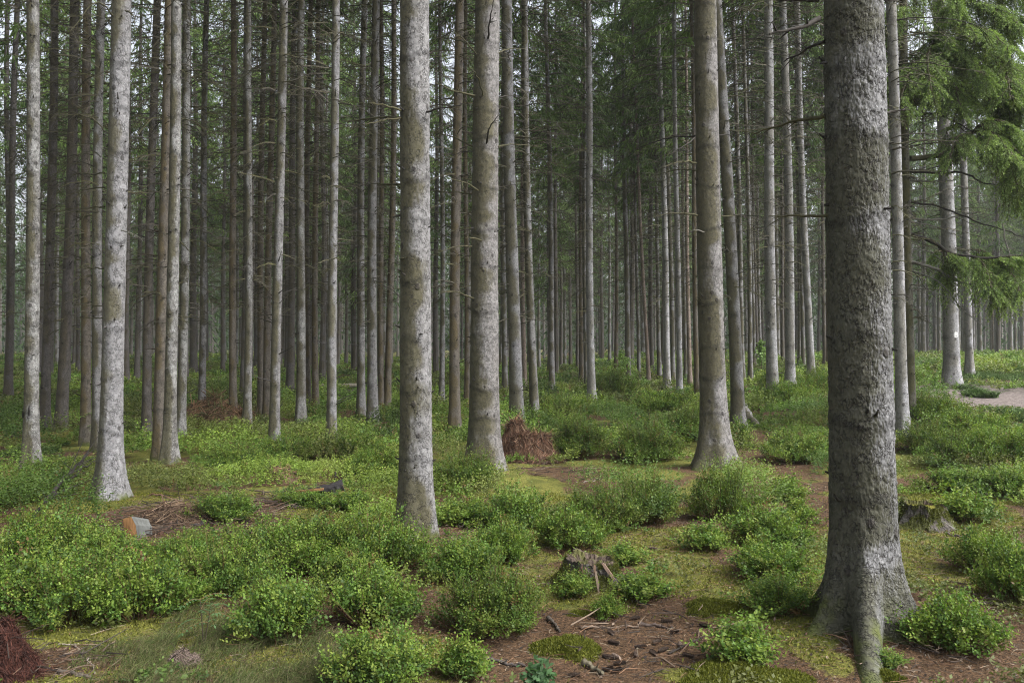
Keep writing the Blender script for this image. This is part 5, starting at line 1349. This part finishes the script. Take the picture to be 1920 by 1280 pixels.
sapling('low pale sapling at the edge of the slope by the ringed spruce', 745, 790, 50, 40, 20, .07, (.13, .19, .04))
# small bluish shoots at the lower edge
sapling('bluish broad-leaved shoots at the lower edge below the moss', 1008, 1300, 60, 52, 16, .035, (.06, .12, .05), 'shoots', 'leafy_shoots')

# the white plate on the pale spruce
ti = [k for k, t in enumerate(trees) if 'white plate beside' in t[6]][0]
x, y, z, R, lean = trees[ti][:5]
pc = P(1785, 627.5, y)
dx = pc[0]-(x+lean*(pc[2]-z)); rz_ = R*1.02*(1-(pc[2]-z)/27)**.75
root = thing('trail_marker', 'small white plate with two grey marks nailed to the thick pale spruce', 'trail marker', (pc[0], y-math.sqrt(max(rz_*rz_-dx*dx, .001))-.012, pc[2]), 0)
s_ = y/F
def plate(w, h, t, c, yo, zo, nm):
    g = Geo(); b = .12*min(w, h)
    out = [(-w/2+b, -h/2), (w/2-b, -h/2), (w/2, -h/2+b), (w/2, h/2-b), (w/2-b, h/2), (-w/2+b, h/2), (-w/2, h/2-b), (-w/2, -h/2+b)]
    V = [(a, yo-t, zo+c_) for a, c_ in out]+[(a, yo, zo+c_) for a, c_ in out]+[(0, yo-t, zo), (0, yo, zo)]
    Q = [[k, (k+1) % 8, 8+(k+1) % 8, 8+k] for k in range(8)]
    Tt = [[16, (k+1) % 8, k] for k in range(8)]+[[17, 8+k, 8+(k+1) % 8] for k in range(8)]
    g.add(V, Q=Q, T=Tt, col=c); g.build(nm, [M['plate']], root)
plate(6.2*s_, 10*s_, .006, (.80, .80, .80), 0, 0, 'plate')
plate(1.5*s_, 1.2*s_, .002, (.45, .46, .45), -.0065, 2.2*s_, 'mark'); plate(2.2*s_, 1.5*s_, .002, (.22, .23, .22), -.0065, -2.0*s_, 'mark')

# ------------------------------------------------------------------ air
HAZE = .0006
if HAZE > 0:
    g = Geo(); xa, ya, yb, za, zb = 130, -50, 170, -3, 34
    V = [(sx*xa, yy, zz) for zz in (za, zb) for (sx, yy) in ((-1, ya), (1, ya), (1, yb), (-1, yb))]
    g.add(V, Q=[[3, 2, 1, 0], [4, 5, 6, 7], [0, 1, 5, 4], [1, 2, 6, 5], [2, 3, 7, 6], [3, 0, 4, 7]])
    mt, nt, out = new_mat('haze'); k = N(nt)
    v = k.n('ShaderNodeVolumePrincipled'); v.inputs['Density'].default_value = HAZE; v.inputs['Color'].default_value = (.88, .92, .96, 1); v.inputs['Anisotropy'].default_value = .2
    k.l(v.outputs[0], out.inputs['Volume'])
    tag(g.build('haze', [mt]), kind='stuff')

# ------------------------------------------------------------------ light and camera
EL, AZ = math.radians(50), math.radians(112)     # azimuth clockwise from +Y: the open side of the wood
w = bpy.data.worlds.new('World'); bpy.context.scene.world = w; w.use_nodes = True
nt = w.node_tree; bg = nt.nodes['Background']
sky = nt.nodes.new('ShaderNodeTexSky'); sky.sky_type = 'NISHITA'; sky.sun_disc = False
sky.sun_elevation = EL; sky.sun_rotation = AZ; sky.air_density = 1.0; sky.dust_density = 6.0; sky.ozone_density = 1.0
hs = nt.nodes.new('ShaderNodeHueSaturation'); hs.inputs['Saturation'].default_value = .35
nt.links.new(sky.outputs[0], hs.inputs['Color']); nt.links.new(hs.outputs[0], bg.inputs[0]); bg.inputs[1].default_value = .15
sd = bpy.data.lights.new('sun', 'SUN'); sd.energy = 1.6; sd.angle = math.radians(22); sd.color = (1, .985, .965)
so = bpy.data.objects.new('sun', sd); C.objects.link(so)
import mathutils
so.rotation_euler = mathutils.Vector((math.sin(AZ)*math.cos(EL), math.cos(AZ)*math.cos(EL), math.sin(EL))).to_track_quat('Z', 'Y').to_euler()
cd = bpy.data.cameras.new('camera'); co = bpy.data.objects.new('camera', cd); C.objects.link(co)
cd.sensor_width = 36; cd.lens = 36*F/1920; cd.shift_y = 10/1920; cd.clip_start = .05; cd.clip_end = 600
co.location = (0, 0, CAMZ); co.rotation_euler = (PI/2, 0, 0)
sc = bpy.context.scene; sc.camera = co
sc.view_settings.view_transform = 'Standard'; sc.view_settings.look = 'None'; sc.view_settings.exposure = 1.3; sc.view_settings.gamma = 1
sc.cycles.use_denoising = DENOISE; sc.cycles.denoiser = 'OPENIMAGEDENOISE'; sc.cycles.denoising_input_passes = 'RGB_ALBEDO_NORMAL'; sc.cycles.denoising_prefilter = 'NONE'; sc.cycles.sample_clamp_indirect = 4; sc.cycles.filter_width = 1.15
sc.cycles.max_bounces = 7; sc.cycles.diffuse_bounces = 4; sc.cycles.transmission_bounces = 4; sc.cycles.volume_bounces = 1
